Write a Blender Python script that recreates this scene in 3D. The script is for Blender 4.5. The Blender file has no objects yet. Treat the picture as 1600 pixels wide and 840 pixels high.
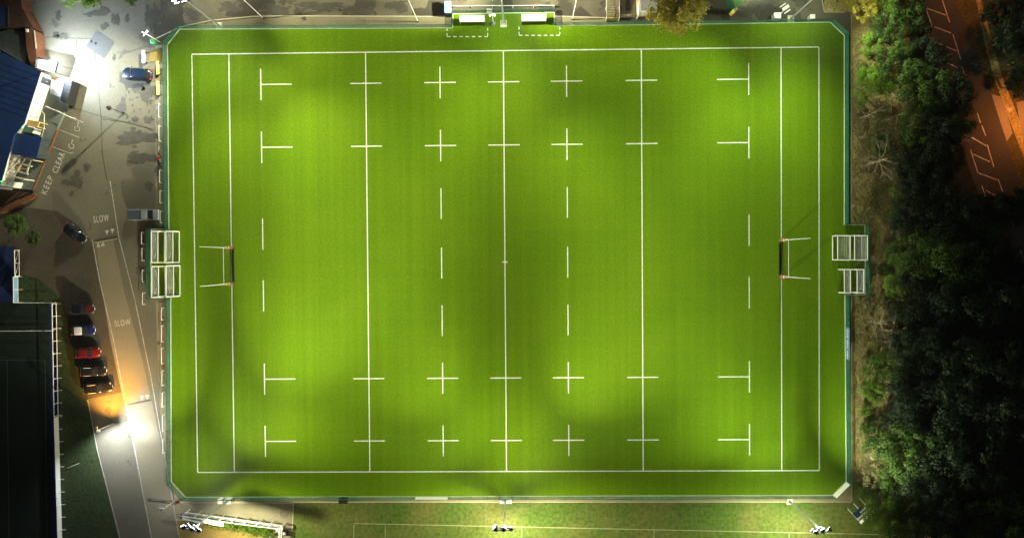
import bpy, math, random
from mathutils import Vector, Matrix
random.seed(7)
S = bpy.context.scene
COL = S.collection
PI = math.pi

# ------------------------------------------------------------------ camera
CAMLOC = Vector((2.67075, 0.45712, 110.0))
FPX = 1075.0
def rotm(a, b, c):
    return Matrix.Rotation(c, 3, 'Z') @ Matrix.Rotation(b, 3, 'Y') @ Matrix.Rotation(a, 3, 'X')
CAMR = rotm(-0.01451, 0.01396, -0.00731)
cam_d = bpy.data.cameras.new('drone_camera')
cam = bpy.data.objects.new('drone_camera', cam_d); COL.objects.link(cam)
cam.matrix_world = Matrix.Translation(CAMLOC) @ CAMR.to_4x4()
cam_d.sensor_width = 36.0; cam_d.lens = 36.0 * FPX / 1600.0
cam_d.clip_start = 1.0; cam_d.clip_end = 3000.0
S.camera = cam

# ------------------------------------------------------------------ night sky, faint moonlight, exposure
W = bpy.data.worlds.new('World'); S.world = W; W.use_nodes = True
wn = W.node_tree; bg = wn.nodes['Background']
sky = wn.nodes.new('ShaderNodeTexSky'); sky.sky_type = 'NISHITA'; sky.sun_disc = False
sky.sun_elevation = math.radians(2.0); sky.sun_rotation = math.radians(220); sky.sun_intensity = 0.3
wn.links.new(sky.outputs[0], bg.inputs[0]); bg.inputs[1].default_value = 0.05
sd = bpy.data.lights.new('moon', 'SUN'); sd.energy = 0.012; sd.angle = math.radians(10); sd.color = (0.7, 0.82, 1.0)
so = bpy.data.objects.new('moon', sd); COL.objects.link(so); so.rotation_euler = (math.radians(35), 0, math.radians(220))
S.view_settings.view_transform = 'Standard'; S.view_settings.look = 'None'
S.view_settings.exposure = 0.0; S.view_settings.gamma = 1.0; S.view_settings.use_curve_mapping = False
S.render.engine = 'CYCLES'
S.cycles.use_denoising = True
S.cycles.max_bounces = 5; S.cycles.diffuse_bounces = 2; S.cycles.glossy_bounces = 2
S.cycles.transparent_max_bounces = 8
S.cycles.sample_clamp_indirect = 6.0

# ------------------------------------------------------------------ helpers
def at(px, py, z=0.0):
    """world point at height z that the photograph shows at pixel px, py"""
    d = CAMR @ Vector(((px - 800.0) / FPX, -(py - 420.0) / FPX, -1.0))
    t = (z - CAMLOC.z) / d.z
    p = CAMLOC + d * t
    return Vector((p.x, p.y, z))

def V(*a): return Vector(a)

def tag(o, label=None, cat=None, group=None, kind=None):
    if label: o['label'] = label
    if cat: o['category'] = cat
    if group: o['group'] = group
    if kind: o['kind'] = kind
    return o

def empty(name, loc, rz=0.0):
    o = bpy.data.objects.new(name, None); COL.objects.link(o)
    o.location = loc; o.rotation_euler = (0, 0, rz); o.empty_display_size = 0.3
    return o

KIDS = {}
class MB:
    def __init__(s): s.v = []; s.f = []; s.sm = []
    def add(s, vs, fs, smooth=False):
        b = len(s.v); s.v += [Vector(v) for v in vs]
        s.f += [tuple(b + i for i in f) for f in fs]; s.sm += [smooth] * len(fs); return s
    def box(s, c, size, rz=0.0, rot=None):
        hx, hy, hz = size[0] / 2, size[1] / 2, size[2] / 2
        R = rot if rot is not None else Matrix.Rotation(rz, 3, 'Z')
        vs = [Vector(c) + R @ Vector((x, y, z)) for x in (-hx, hx) for y in (-hy, hy) for z in (-hz, hz)]
        return s.add(vs, [(0, 1, 3, 2), (4, 6, 7, 5), (0, 4, 5, 1), (2, 3, 7, 6), (0, 2, 6, 4), (1, 5, 7, 3)])
    def bar(s, p, q, w, h=None):
        p, q = Vector(p), Vector(q); h = h or w; d = q - p; L = d.length
        if L < 1e-6: return s
        x = d / L; up = Vector((0, 0, 1)) if abs(x.z) < 0.95 else Vector((0, 1, 0))
        y = up.cross(x).normalized(); z = x.cross(y)
        R = Matrix((x, y, z)).transposed()
        return s.box((p + q) / 2, (L, w, h), rot=R)
    def tube(s, p, q, r, r2=None, n=8, cap=True):
        p, q = Vector(p), Vector(q); r2 = r if r2 is None else r2
        d = (q - p).normalized(); up = Vector((0, 0, 1)) if abs(d.z) < 0.95 else Vector((1, 0, 0))
        a = up.cross(d).normalized(); b = d.cross(a); vs = []
        for c, rr in ((p, r), (q, r2)):
            for i in range(n):
                t = 2 * PI * i / n; vs.append(c + (a * math.cos(t) + b * math.sin(t)) * rr)
        fs = [(i, (i + 1) % n, n + (i + 1) % n, n + i) for i in range(n)]
        s.add(vs, fs, True)
        if cap: s.add(vs[:n][::-1], [tuple(range(n))]); s.add(vs[n:], [tuple(range(n))])
        return s
    def path(s, pts, r, n=6):
        for a, b in zip(pts, pts[1:]): s.tube(a, b, r, n=n)
        return s
    def prism(s, pts, z0, z1):
        n = len(pts); vs = [Vector((p[0], p[1], z0)) for p in pts] + [Vector((p[0], p[1], z1)) for p in pts]
        fs = [tuple(range(n))[::-1], tuple(range(n, 2 * n))]
        fs += [(i, (i + 1) % n, n + (i + 1) % n, n + i) for i in range(n)]
        return s.add(vs, fs)
    def flat(s, pts): return s.add(pts, [tuple(range(len(pts)))])
    def strip(s, p, q, w, z=None):
        p, q = Vector(p), Vector(q)
        if z is not None: p.z = z; q.z = z
        d = (q - p); d.z = 0; d.normalize(); n = Vector((-d.y, d.x, 0)) * w / 2
        return s.add([p + n, p - n, q - n, q + n], [(0, 1, 2, 3)])
    def sphere(s, c, r, n=10, m=6, sc=(1, 1, 1)):
        vs = []; fs = []
        for j in range(m + 1):
            th = PI * j / m
            for i in range(n):
                ph = 2 * PI * i / n
                vs.append(Vector(c) + Vector((r * sc[0] * math.sin(th) * math.cos(ph), r * sc[1] * math.sin(th) * math.sin(ph), r * sc[2] * math.cos(th))))
        for j in range(m):
            for i in range(n):
                fs.append((j * n + i, (j + 1) * n + i, (j + 1) * n + (i + 1) % n, j * n + (i + 1) % n))
        return s.add(vs, fs, True)
    def loft(s, rings, smooth=True):
        n = len(rings[0]); vs = [p for r in rings for p in r]; fs = []
        for j in range(len(rings) - 1):
            for i in range(n):
                fs.append((j * n + i, j * n + (i + 1) % n, (j + 1) * n + (i + 1) % n, (j + 1) * n + i))
        s.add(vs, fs, smooth)
        s.add(rings[0], [tuple(range(n))[::-1]]); s.add(rings[-1], [tuple(range(n))])
        return s
    def build(s, name, mat, parent=None, bevel=0.0):
        me = bpy.data.meshes.new(name); me.from_pydata([tuple(v) for v in s.v], [], s.f)
        me.polygons.foreach_set('use_smooth', s.sm)
        me.update(); me.validate()
        if mat: me.materials.append(mat)
        o = bpy.data.objects.new(name, me); COL.objects.link(o)
        if parent is not None: o.parent = parent; KIDS.setdefault(parent.name, []).append(o)
        if bevel:
            b = o.modifiers.new('bevel', 'BEVEL'); b.width = bevel; b.segments = 1; b.limit_method = 'ANGLE'
        return o

def copy_tree(o, parent=None):
    c = o.copy(); COL.objects.link(c); c.parent = parent
    if parent is not None: KIDS.setdefault(parent.name, []).append(c)
    for ch in list(KIDS.get(o.name, [])): copy_tree(ch, c)
    return c

# ------------------------------------------------------------------ materials
MATS = {}
def mat(name, col, rough=0.7, metal=0.0, emit=None, es=0.0, spec=0.3, coat=0.0, var=0.12, scale=6.0, trans=0.0):
    m = bpy.data.materials.new(name); m.use_nodes = True; nt = m.node_tree
    b = nt.nodes['Principled BSDF']
    b.inputs['Roughness'].default_value = rough; b.inputs['Metallic'].default_value = metal
    b.inputs['Specular IOR Level'].default_value = spec; b.inputs['Coat Weight'].default_value = coat
    c = tuple(col) + (1,)
    if var > 0:
        tc = nt.nodes.new('ShaderNodeTexCoord'); no = nt.nodes.new('ShaderNodeTexNoise')
        no.inputs['Scale'].default_value = scale; no.inputs['Detail'].default_value = 5
        nt.links.new(tc.outputs['Object'], no.inputs['Vector'])
        mr = nt.nodes.new('ShaderNodeMapRange'); mr.inputs[1].default_value = 0.3; mr.inputs[2].default_value = 0.7
        mr.inputs[3].default_value = 1 - var; mr.inputs[4].default_value = 1 + var
        nt.links.new(no.outputs['Fac'], mr.inputs[0])
        hs = nt.nodes.new('ShaderNodeHueSaturation'); hs.inputs['Color'].default_value = c
        nt.links.new(mr.outputs[0], hs.inputs['Value']); nt.links.new(hs.outputs[0], b.inputs['Base Color'])
    else: b.inputs['Base Color'].default_value = c
    if emit: b.inputs['Emission Color'].default_value = tuple(emit) + (1,); b.inputs['Emission Strength'].default_value = es
    MATS[name] = m; return m

def ground_mat(name, c1, c2, big=0.08, fine=3.0, c3=None, c3t=0.62, grain=0.25, rough=0.9, stretch=(1, 1, 1), bump=0.3, streak=0.0, c3scale=0.25, c3w=0.04):
    """two-tone ground with broad mottling, fine grain and optional patches of a third colour"""
    m = bpy.data.materials.new(name); m.use_nodes = True; nt = m.node_tree; L = nt.links; N = nt.nodes
    b = N['Principled BSDF']; b.inputs['Roughness'].default_value = rough; b.inputs['Specular IOR Level'].default_value = 0.2
    tc = N.new('ShaderNodeTexCoord')
    def noise(sc, det, st=(1, 1, 1), off=0):
        mp = N.new('ShaderNodeMapping'); mp.inputs['Scale'].default_value = st; mp.inputs['Location'].default_value = (off, off * .7, 0)
        L.new(tc.outputs['Object'], mp.inputs[0])
        n = N.new('ShaderNodeTexNoise'); n.inputs['Scale'].default_value = sc; n.inputs['Detail'].default_value = det
        L.new(mp.outputs[0], n.inputs['Vector']); return n.outputs['Fac']
    def rng(src, a, bb, lo, hi):
        r = N.new('ShaderNodeMapRange'); L.new(src, r.inputs[0])
        for i, v in enumerate((a, bb, lo, hi)): r.inputs[i + 1].default_value = v
        return r.outputs[0]
    mx = N.new('ShaderNodeMix'); mx.data_type = 'RGBA'
    mx.inputs['A'].default_value = tuple(c1) + (1,); mx.inputs['B'].default_value = tuple(c2) + (1,)
    L.new(rng(noise(big, 6, stretch), 0.35, 0.65, 0, 1), mx.inputs['Factor']); out = mx.outputs['Result']
    if c3:
        m3 = N.new('ShaderNodeMix'); m3.data_type = 'RGBA'; m3.inputs['B'].default_value = tuple(c3) + (1,)
        L.new(rng(noise(c3scale, 8, (1, 1, 1), 13), c3t, c3t + c3w, 0, 1), m3.inputs['Factor']); L.new(out, m3.inputs['A']); out = m3.outputs['Result']
    val = rng(noise(fine, 4), 0.25, 0.75, 1 - grain, 1 + grain)
    if streak:
        s2 = rng(noise(1.0, 3, (1.1, 0.012, 1), 5), 0.3, 0.7, 1 - streak, 1 + streak)
        s3 = rng(noise(1.0, 3, (0.012, 0.9, 1), 9), 0.3, 0.7, 1 - streak * .3, 1 + streak * .3)
        for q in (s2, s3):
            mu = N.new('ShaderNodeMath'); mu.operation = 'MULTIPLY'; L.new(val, mu.inputs[0]); L.new(q, mu.inputs[1]); val = mu.outputs[0]
    hs = N.new('ShaderNodeHueSaturation'); L.new(out, hs.inputs['Color']); L.new(val, hs.inputs['Value']); L.new(hs.outputs[0], b.inputs['Base Color'])
    if bump:
        bp = N.new('ShaderNodeBump'); bp.inputs['Strength'].default_value = bump; bp.inputs['Distance'].default_value = 0.05
        L.new(noise(fine * 2, 3), bp.inputs['Height']); L.new(bp.outputs[0], b.inputs['Normal'])
    MATS[name] = m; return m

def leaf_mat(name, c1, c2):
    m = bpy.data.materials.new(name); m.use_nodes = True; nt = m.node_tree; L = nt.links; N = nt.nodes
    b = N['Principled BSDF']; b.inputs['Roughness'].default_value = 0.6; b.inputs['Specular IOR Level'].default_value = 0.25
    g = N.new('ShaderNodeNewGeometry'); mx = N.new('ShaderNodeMix'); mx.data_type = 'RGBA'
    mx.inputs['A'].default_value = tuple(c1) + (1,); mx.inputs['B'].default_value = tuple(c2) + (1,)
    L.new(g.outputs['Random Per Island'], mx.inputs['Factor'])
    oi = N.new('ShaderNodeObjectInfo'); mr = N.new('ShaderNodeMapRange'); mr.inputs[3].default_value = 0.7; mr.inputs[4].default_value = 1.3
    L.new(oi.outputs['Random'], mr.inputs[0])
    hs = N.new('ShaderNodeHueSaturation'); L.new(mx.outputs['Result'], hs.inputs['Color']); L.new(mr.outputs[0], hs.inputs['Value'])
    L.new(hs.outputs[0], b.inputs['Base Color'])
    tr = N.new('ShaderNodeBsdfTranslucent'); L.new(hs.outputs[0], tr.inputs[0])
    ms = N.new('ShaderNodeMixShader'); ms.inputs[0].default_value = 0.3
    L.new(b.outputs[0], ms.inputs[1]); L.new(tr.outputs[0], ms.inputs[2]); L.new(ms.outputs[0], N['Material Output'].inputs[0])
    MATS[name] = m; return m

M_turf = ground_mat('pitch_turf', (0.094, 0.186, 0.004), (0.112, 0.206, 0.005), big=0.07, fine=3.1, grain=0.17, streak=0.075, bump=0.2, c3=(0.122, 0.212, 0.006), c3t=0.5, c3scale=0.09, c3w=0.35)
M_turf.node_tree.nodes['Principled BSDF'].inputs['Specular IOR Level'].default_value = 0.04
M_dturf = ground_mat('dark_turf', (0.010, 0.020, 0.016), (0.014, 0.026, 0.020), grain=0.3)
M_grass = ground_mat('rough_grass', (0.075, 0.125, 0.018), (0.145, 0.15, 0.036), big=0.16, fine=2.0, grain=0.4, c3=(0.075, 0.13, 0.018), c3t=0.42, c3scale=0.12, c3w=0.35)
M_lawn = ground_mat('lawn', (0.028, 0.05, 0.018), (0.045, 0.06, 0.024), big=0.2, fine=2.0, grain=0.4)
M_scrub = ground_mat('scrub', (0.38, 0.30, 0.12), (0.25, 0.215, 0.075), big=0.3, fine=3.0, grain=0.6, c3=(0.50, 0.43, 0.24), c3t=0.58, c3scale=0.9, c3w=0.1, bump=0.35)
M_verge = ground_mat('leafy_verge', (0.10, 0.085, 0.03), (0.06, 0.06, 0.025), big=0.4, fine=2.5, grain=0.5, bump=.8)
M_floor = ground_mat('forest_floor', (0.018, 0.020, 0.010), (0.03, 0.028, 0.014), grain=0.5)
M_tarmac = ground_mat('tarmac', (0.165, 0.155, 0.118), (0.125, 0.117, 0.09), big=0.1, fine=5.0, grain=0.14, c3=(0.095, 0.09, 0.075), c3t=0.63, c3scale=0.3, bump=0.1)
M_tarmac2 = ground_mat('tarmac_wet', (0.155, 0.14, 0.10), (0.11, 0.098, 0.07), big=0.2, fine=5.0, grain=0.16, c3=(0.065, 0.058, 0.045), c3t=0.53, c3scale=0.16, c3w=0.02, bump=0.1)
M_road = ground_mat('road_light', (0.235, 0.215, 0.155), (0.205, 0.188, 0.138), big=0.1, fine=5.0, grain=0.1, bump=0.1)
M_stain = ground_mat('wet_stain', (0.065, 0.062, 0.05), (0.085, 0.08, 0.065), big=0.6, fine=4, grain=0.15, bump=0.0, rough=0.6)
M_brownyard = ground_mat('dimmed_brown_verge', (0.085, 0.074, 0.056), (0.065, 0.058, 0.045), big=0.2, fine=3, grain=0.2)  # brown verge; the missing light there is also put into its dark colour
M_path = ground_mat('concrete_path', (0.26, 0.235, 0.155), (0.21, 0.19, 0.12), big=0.3, fine=4, grain=0.12, c3=(0.11, 0.10, 0.06), c3t=0.66, c3scale=0.5)
M_cream = ground_mat('cream_path', (0.33, 0.30, 0.17), (0.28, 0.25, 0.14), big=0.3, fine=4, grain=0.1)
M_sand = ground_mat('sand_yard', (0.30, 0.22, 0.06), (0.24, 0.17, 0.05), big=0.3, fine=4, grain=0.15)
M_patch = ground_mat('tarmac_patch', (0.085, 0.085, 0.085), (0.10, 0.10, 0.10), grain=0.1)
M_rroad = ground_mat('street_asphalt', (0.075, 0.07, 0.066), (0.06, 0.056, 0.052), grain=0.15)
M_pave = ground_mat('pavement', (0.30, 0.26, 0.21), (0.26, 0.23, 0.18), grain=0.15)
M_blueg = ground_mat('blue_surround', (0.01, 0.025, 0.12), (0.012, 0.03, 0.10), grain=0.15)
M_line = mat('line_paint', (0.70, 0.73, 0.62), 0.8, var=0.22, scale=3.0)
M_worn = mat('worn_paint', (0.42, 0.41, 0.36), 0.8, var=0.35, scale=2.0)
M_dimline = mat('faint_paint', (0.32, 0.33, 0.18), 0.8, var=0.2, scale=1.0)
M_kerb = mat('kerb_stone', (0.52, 0.47, 0.33), 0.8, scale=1.0)
M_white = mat('white_metal', (0.80, 0.81, 0.80), 0.45, var=0.04)
M_galv = mat('galvanised_steel', (0.50, 0.51, 0.51), 0.4, metal=0.3, var=0.08)
M_grey = mat('grey_metal', (0.25, 0.27, 0.28), 0.5, metal=0.3)
M_black = mat('black_rubber', (0.015, 0.015, 0.016), 0.7)
M_fence = mat('green_mesh', (0.04, 0.21, 0.13), 0.6, var=0.35, scale=0.35)
def see_through(m, t):
    nt = m.node_tree; o = nt.nodes['Material Output']; src = o.inputs[0].links[0].from_socket
    tb = nt.nodes.new('ShaderNodeBsdfTransparent'); mx = nt.nodes.new('ShaderNodeMixShader'); mx.inputs[0].default_value = t
    nt.links.new(src, mx.inputs[1]); nt.links.new(tb.outputs[0], mx.inputs[2]); nt.links.new(mx.outputs[0], o.inputs[0])
see_through(M_fence, 0.66)   # fine mesh windbreak, the holes far smaller than a pixel
M_gpost = mat('green_post', (0.015, 0.06, 0.03), 0.6)
M_kerbw = mat('white_kerb_board', (0.62, 0.68, 0.50), 0.7)
M_net = mat('net_cord', (0.62, 0.63, 0.58), 0.8, var=0)
M_blueroof = mat('blue_roof', (0.012, 0.035, 0.13), 0.5, var=0.2, scale=0.4)
M_bluelt = mat('blue_board', (0.16, 0.30, 0.50), 0.5, var=0.05)
M_render = mat('white_render', (0.72, 0.71, 0.66), 0.8, var=0.06, scale=0.8)
M_brick = mat('red_brick', (0.15, 0.062, 0.035), 0.85, var=0.25, scale=4)
M_browntile = mat('brown_tile', (0.075, 0.04, 0.03), 0.8, var=0.3, scale=2)
M_darkroof = mat('dark_felt_roof', (0.035, 0.045, 0.05), 0.8, var=0.3, scale=1)
M_terr = mat('terrace_slab', (0.13, 0.15, 0.14), 0.8, var=0.15)
M_wood = mat('yellow_timber', (0.55, 0.36, 0.13), 0.7, var=0.15)
M_cwood = mat('pale_timber', (0.60, 0.55, 0.42), 0.7, var=0.1)
M_yellow = mat('yellow_plastic', (0.80, 0.72, 0.16), 0.5, var=0.05)
M_greenroof = mat('green_roof', (0.17, 0.36, 0.12), 0.6, var=0.1)
M_greenwall = mat('green_wall', (0.02, 0.09, 0.05), 0.6)
M_glass = mat('car_glass', (0.012, 0.015, 0.02), 0.08, spec=0.6, var=0)
M_rim = mat('wheel_rim', (0.4, 0.4, 0.42), 0.3, metal=0.8, var=0)
M_plast = mat('dark_trim', (0.02, 0.02, 0.022), 0.5, var=0)
M_hl = mat('headlamp_glass', (0.32, 0.34, 0.36), 0.1, spec=0.6, var=0)
M_tl = mat('tail_lamp', (0.35, 0.02, 0.02), 0.2, var=0)
M_red = mat('red_paint', (0.45, 0.04, 0.03), 0.35, coat=0.5, var=0)
M_orange = mat('orange_pad', (0.40, 0.17, 0.06), 0.6)
M_navy = mat('navy_housing', (0.02, 0.035, 0.09), 0.5, var=0)
M_lens = mat('floodlight_lens', (0.9, 0.9, 0.9), 0.2, emit=(1.0, 0.98, 0.9), es=40.0, var=0)
M_lensw = mat('warm_lamp_lens', (0.9, 0.8, 0.6), 0.2, emit=(1.0, 0.62, 0.22), es=25.0, var=0)
M_lensg = mat('green_indicator', (0.1, 0.8, 0.3), 0.3, emit=(0.1, 1.0, 0.35), es=3.0, var=0)
M_bark = mat('bark', (0.16, 0.13, 0.09), 0.9, var=0.3, scale=3)
M_twig = mat('bare_twig', (0.30, 0.25, 0.17), 0.9, var=0.2, scale=3)
M_canvas = mat('translucent_roof', (0.74, 0.78, 0.70), 0.5, var=0.04)
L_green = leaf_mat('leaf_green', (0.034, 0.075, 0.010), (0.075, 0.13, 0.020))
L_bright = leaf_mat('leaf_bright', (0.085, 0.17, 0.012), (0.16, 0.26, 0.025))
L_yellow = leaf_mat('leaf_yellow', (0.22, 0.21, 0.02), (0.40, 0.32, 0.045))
L_shaded = leaf_mat('leaf_shaded', (0.010, 0.022, 0.010), (0.024, 0.040, 0.016))  # leaf green darkened to stand in for lamplight fading inside the wood
L_olive = leaf_mat('leaf_olive', (0.10, 0.11, 0.03), (0.17, 0.16, 0.06))

def struct(name, mb, m): return tag(mb.build(name, m), kind='structure')
def sheet(name, pts, z, m):
    return struct(name, MB().flat([at(x, y, z) for x, y in pts]), m)

# ------------------------------------------------------------------ ground sheets
struct('ground', MB().flat([V(-900, -900, -0.10), V(900, -900, -0.10), V(900, 900, -0.10), V(-900, 900, -0.10)]), M_lawn)
sheet('car_park_tarmac', [(-300, -300), (246, -300), (246, 60), (262, 70), (264, 352), (236, 358), (236, 466), (266, 466), (268, 752), (290, 776), (290, 1000), (232, 1000), (185, 838), (152, 702), (138, 623), (122, 575), (104, 500), (98, 468), (60, 435), (30, 428), (-300, 428)], -0.060, M_tarmac)
sheet('upper_tarmac', [(240, -300), (1284, -300), (1284, 0), (1287, 19), (1330, 19), (1330, 58), (1319, 56), (1297, 35), (866, 41), (866, 20), (708, 22), (707, 44), (281, 46), (262, 70), (240, 62)], -0.056, M_tarmac2)
sheet('dimmed_brown_verge', [(-300, 330), (52, 325), (90, 330), (120, 350), (144, 378), (156, 440), (176, 525), (193, 612), (138, 623), (122, 575), (104, 500), (98, 468), (60, 435), (30, 428), (-300, 428)], -0.052, M_brownyard)
sheet('lane_surface', [(150, 378), (176, 370), (194, 455), (222, 560), (240, 640), (262, 740), (290, 860), (320, 1000), (260, 1000), (236, 840), (214, 720), (196, 640), (172, 530), (160, 455)], -0.050, M_road)
sheet('lane_shoulder_path', [(138, 623), (196, 624), (214, 720), (238, 850), (262, 1000), (225, 1000), (188, 840), (152, 702)], -0.048, M_tarmac)
sheet('left_footpath', [(243, 70), (262, 70), (264, 352), (243, 352)], -0.044, M_path)
sheet('left_footpath', [(243, 470), (267, 470), (268, 752), (262, 740), (250, 640)], -0.044, M_path)
sheet('upper_footpath', [(236, 64), (310, 38), (420, 26), (708, 26), (707, 44), (281, 46), (262, 70)], -0.044, M_path)
sheet('upper_footpath', [(866, 26), (948, 28), (948, 41), (866, 41)], -0.044, M_path)
sheet('lower_footpath', [(268, 752), (274, 784), (1330, 784), (1330, 752), (1322, 752), (1301, 773), (290, 776)], -0.040, M_cream)
sheet('lower_yard', [(272, 784), (458, 785), (452, 1000), (300, 1000), (283, 840)], -0.044, M_path)
sheet('sand_yard', [(276, 812), (330, 815), (375, 824), (407, 830), (407, 1000), (296, 1000)], -0.038, M_sand)
sheet('rough_grass', [(458, 784), (1330, 784), (1332, 752), (1420, 752), (1500, 1100), (454, 1100)], -0.048, M_grass)
sheet('scrub_strip', [(1329, 45), (1700, 45), (1700, 756), (1329, 756)], -0.060, M_scrub)
sheet('planting_bed', [(1285, -200), (1700, -200), (1700, 45), (1331, 45), (1331, 19), (1288, 18)], -0.0545, M_scrub)
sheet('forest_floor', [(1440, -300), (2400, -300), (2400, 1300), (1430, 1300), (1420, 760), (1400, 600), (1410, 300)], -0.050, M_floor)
sheet('street', [(1430, -120), (1466, -120), (1491, 0), (1518, 60), (1539, 119), (1560, 178), (1581, 247), (1620, 370), (1680, 560), (1640, 570), (1590, 470), (1560, 380), (1520, 280), (1490, 190), (1450, 40)], -0.040, M_rroad)
sheet('street_verge', [(1466, -120), (1491, 0), (1518, 60), (1539, 119), (1560, 178), (1581, 247), (1620, 370), (1700, 370), (1700, -120)], -0.046, M_verge)
sheet('street_pavement', [(1549, 147), (1566, 152), (1582, 208), (1573, 221)], -0.034, M_pave)
sheet('street_pavement', [(1588, 160), (1640, 150), (1650, 240), (1598, 215)], -0.034, M_pave)
sheet('trodden_path', [(1525, 0), (1534, 0), (1552, 70), (1566, 120), (1590, 180), (1620, 260), (1606, 262), (1578, 190), (1556, 130), (1540, 75)], -0.036, M_scrub)
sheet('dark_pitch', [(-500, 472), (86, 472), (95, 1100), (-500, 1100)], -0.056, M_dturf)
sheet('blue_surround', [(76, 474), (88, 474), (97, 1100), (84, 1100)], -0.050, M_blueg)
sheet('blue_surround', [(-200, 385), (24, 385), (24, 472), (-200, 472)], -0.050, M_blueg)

# main artificial pitch
PITCH = [(262, 70), (281, 46), (707, 44), (708, 22), (866, 20), (866, 41), (1297, 35), (1319, 56), (1319, 351), (1351, 351), (1352, 460), (1320, 461), (1322, 752), (1301, 773), (290, 776), (268, 752), (267, 465), (236, 465), (236, 358), (264, 358)]
sheet('artificial_pitch', PITCH, 0.0, M_turf)

# painted markings on the pitch (laid out in metres)
PW, PH, GL = 99.86, 67.18, 43.97
pm = MB(); LW = 0.17
def ln(x0, y0, x1, y1, w=LW): pm.strip((x0, y0, 0.004), (x1, y1, 0.004), w)
for y in (-PH / 2, PH / 2): ln(-PW / 2, y, PW / 2, y)
for x in (-PW / 2, PW / 2): ln(x, -PH / 2 + .085, x, PH / 2 - .085)
def px2w(px, py): p = at(px, py, 0); return p.x, p.y
for x in (-GL, GL): ln(x, -PH / 2 + .085, x, PH / 2 - .085)
X22a = px2w(574.5, 409)[0]; X22b = px2w(1003.5, 409)[0]; X10a = px2w(690, 409)[0]; X10b = px2w(887, 409)[0]
X5a = px2w(411, 409)[0]; X5b = px2w(1170.5, 409)[0]
for x in (X22a, X22b, 0.0): ln(x, -PH / 2 + .085, x, PH / 2 - .085)
def rowy(py): return px2w(789, py)[1]
rows4 = [rowy(128), rowy(226.5), rowy(590), rowy(687.5)]
mids = [(rowy(293), rowy(341)), (rowy(386), rowy(434)), (rowy(476), rowy(524))]
pm2 = pm
def seg(x0, x1, y):
    # horizontal dash cut round any vertical so no faces overlap
    ln(x0, y, x1, y)
for x in (X22a, 0.0, X22b):
    for y in rows4: pm.strip((x - 2.5, y, 0.004), (x - .085, y, 0.004), LW); pm.strip((x + .085, y, 0.004), (x + 2.5, y, 0.004), LW)
for x in (X10a, X10b):
    for y in rows4:
        ln(x, y - 2.5, x, y + 2.5)
        pm.strip((x - 2.5, y, 0.004), (x - .085, y, 0.004), LW); pm.strip((x + .085, y, 0.004), (x + 2.5, y, 0.004), LW)
    for a, b in mids: ln(x, a, x, b)
for x, s in ((X5a, 1), (X5b, -1)):
    for y in rows4:
        ln(x, y - 2.5, x, y + 2.5); pm.strip((x + s * .085, y, 0.004), (x + s * 5.0, y, 0.004), LW)
    for a, b in ((rowy(338), rowy(387)), (rowy(435), rowy(484))): ln(x, a, x, b)
pm.strip((-0.45, 0, 0.004), (-.085, 0, 0.004), LW); pm.strip((.085, 0, 0.004), (0.45, 0, 0.004), LW)
# dashed technical areas
for x0, x1, yb, yt in ((698.5, 762, 57.5, 44), (811, 874.5, 55.5, 42)):
    A = at(x0, yb, .004); B = at(x1, yb, .004); n = 7
    for i in range(n):
        a = A.lerp(B, (i + (.0 if i else .0)) / (n - .45)); b = A.lerp(B, (i + .55) / (n - .45)); pm.strip(a, b, 0.16)
    for xx, s in ((x0, 1), (x1, -1)):
        pm.strip(at(xx, yb - 1.0, .004), at(xx, yb - 5.5, .004), 0.16); pm.strip(at(xx, yb - 9, .004), at(xx, yt, .004), 0.16)
struct('pitch_markings', pm, M_line)

# faint grass pitch lines below
fm = MB()
fm.strip(at(553, 817, -.042), at(1700, 841, -.042), .13)
for x, y in ((553, 817.8), (602, 818.6), (815, 823), (1022, 828), (1233, 833)): fm.strip(at(x, y + .6, -.042), at(x - 1, 900, -.042), .13)
struct('grass_pitch_lines', fm, M_dimline)
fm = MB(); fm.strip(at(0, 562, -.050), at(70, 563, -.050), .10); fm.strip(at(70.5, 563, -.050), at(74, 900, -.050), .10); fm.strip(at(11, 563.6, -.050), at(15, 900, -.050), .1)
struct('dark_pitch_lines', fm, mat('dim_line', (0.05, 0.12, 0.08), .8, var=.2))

# lane markings, kerbs
rm = MB()
def pl(pts, w=.13, z=-.036, mb=None):
    for a, b in zip(pts, pts[1:]): (mb or rm).strip(at(*a, z), at(*b, z), w)
pl([(172, 283), (186, 372), (210, 465), (236, 590), (262, 740), (280, 838), (300, 940)], .13)
pl([(144, 374), (156, 440), (176, 525), (194, 618), (210, 700), (236, 836), (250, 920)], .16)
pl([(137, 624), (152, 702), (190, 850)], .14)
pl([(71, 167), (130, 191.5)], .16); pl([(88, 201), (124, 215)], .14); pl([(79, 228), (108, 239)], .14); pl([(108.6, 239.4), (115, 238)], .14)
struct('lane_markings', rm, M_worn)
rm = MB()
pl([(240, 62), (283, 42), (330, 32), (395, 26), (440, 25), (706, 26)], .16, -.03)
pl([(867, 25.5), (946, 28)], .16, -.03)
pl([(1284, -20), (1284.5, 0), (1288, 19), (1320, 19.5)], .16, -.03)
pl([(1330.2, 20), (1330.2, 350)], .14, -.03); pl([(1330.5, 461), (1331, 782)], .14, -.03)
pl([(272, 784.5), (458, 785)], .12, -.03); pl([(458.6, 785.6), (455, 860)], .15, -.03); pl([(458, 784), (1330, 783.6)], .12, -.028)
pl([(330, 815), (374, 823.6), (407, 829.6)], .12, -.03); pl([(407.8, 830), (407, 900)], .12, -.03)
pl([(274, 811), (300, 813)], .12, -.03)
struct('kerb_edging', rm, M_kerb)

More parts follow.
